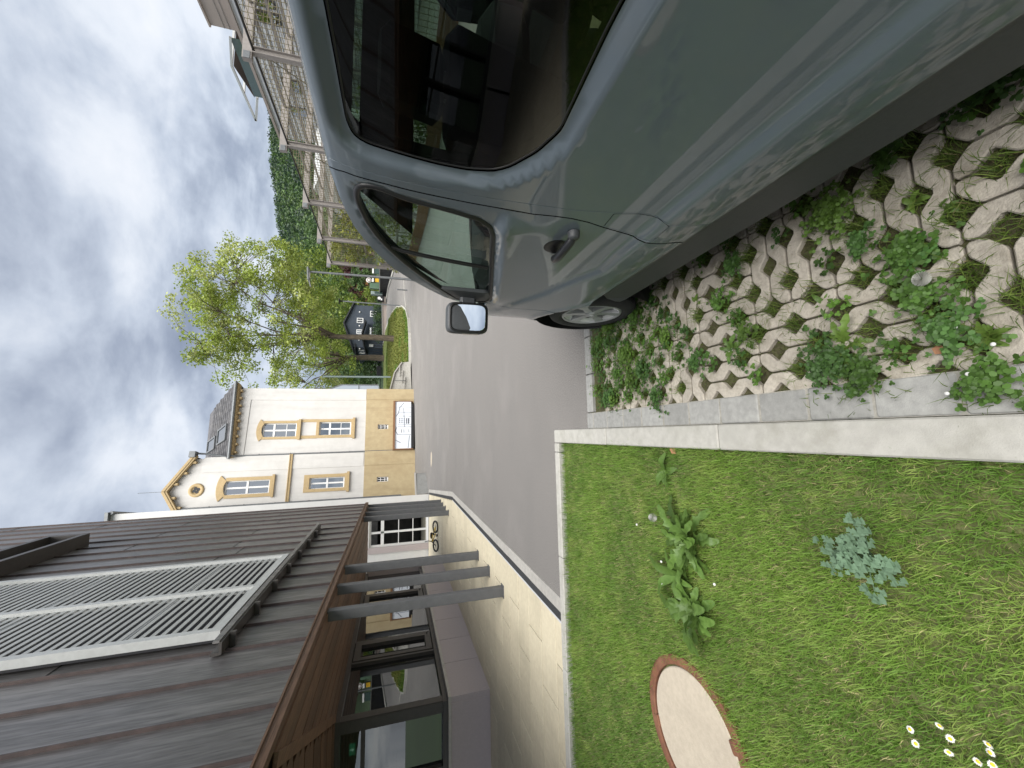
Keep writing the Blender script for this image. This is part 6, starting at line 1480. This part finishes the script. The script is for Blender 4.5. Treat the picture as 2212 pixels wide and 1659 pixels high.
# grey-roofed white outbuilding between the cage and the modern building
ob = empty('outbuilding', (22.5, 33, 1), 'white outbuilding with grey roof behind the trellis cage', 'building')
MB().box((20.5, 29.5, .5), (25, 37, 6.6)).build('wall', m_ltwhite, ob)
mb = MB(); mb.prism([(29.3, 6.6), (37.3, 6.6), (37.3, 6.75), (33.4, 8.3), (29.3, 6.75)], lambda a, b: (20.2, a, b), lambda a, b: (25.3, a, b)); mb.build('roof', m_lou, ob)
for (y0, y1, z0, z1) in ((30.6, 31.6, 4.6, 5.9), (34.2, 35.0, 4.2, 5.2)):
    o = MB().box((20.42, y0, z0), (20.49, y1, z1)).build('window', m_plank, ob); sub(o, 'pane', MB().box((20.38, y0+.12, z0+.12), (20.41, y1-.12, z1-.12)), m_pane)
# ================================================================== CHILD'S BICYCLE lying by the end wall
bk_ = empty('childs_bicycle', (-3.75, 14.3, 0), 'small black and yellow bicycle lying on the terrace near the glazed door', 'bicycle')
BO = np.array([-3.75, 15.25, .03]); bu = np.array([.97, .22, 0.]); bv = np.array([-.12, .92, .33]); bv /= np.linalg.norm(bv); bn = np.cross(bu, bv)
def B(u, v, n=0.): return BO+bu*u+bv*v+bn*n
bk_.location = tuple(BO)
def bwheel(u, v, r=.2):
    o = MB().tube([B(u+r*math.cos(t), v+r*math.sin(t)) for t in np.linspace(0, 2*math.pi, 28, endpoint=False)], .028, 8, closed=True).build('wheel', m_tyre, bk_)
    sub(o, 'rim', MB().tube([B(u+r*.84*math.cos(t), v+r*.84*math.sin(t)) for t in np.linspace(0, 2*math.pi, 24, endpoint=False)], .011, 6, closed=True), m_blk)
    mb = MB(); [mb.tube([B(u, v), B(u+r*.84*math.cos(t), v+r*.84*math.sin(t))], .003, 4, cap=False) for t in np.linspace(0, 2*math.pi, 12, endpoint=False)]; sub(o, 'spokes', mb, m_zinc)
bwheel(.36, .2); bwheel(-.30, .2)
MB().tube([B(.36, .2), B(.08, .22), B(.02, .48), B(.36, .2)], .018, 6).tube([B(.08, .22), B(-.2, .5), B(.02, .46)], .02, 6).build('frame', m_yel, bk_)
MB().tube([B(-.30, .2), B(-.2, .5), B(-.18, .62)], .018, 6).build('fork', m_blk, bk_)
MB().tube([B(-.18, .62, -.24), B(-.16, .63, -.1), B(-.18, .60, 0), B(-.16, .63, .1), B(-.18, .62, .24)], .014, 6).build('handlebar', m_blk, bk_)
mb = MB(); superbox(mb, B(.03, .55), (.11, .035, .05), (bu, bv, bn), .6); mb.build('saddle', m_blk, bk_)
MB().tube([B(.08, .22, -.1), B(.08, .22, .1)], .012, 6).build('crank', m_blk, bk_); MB().obox(B(.12, .15, .1), (.04, .012, .03), (bu, bv, bn)).build('pedal', m_blk, bk_); MB().obox(B(.04, .29, -.1), (.04, .012, .03), (bu, bv, bn)).build('pedal', m_blk, bk_)
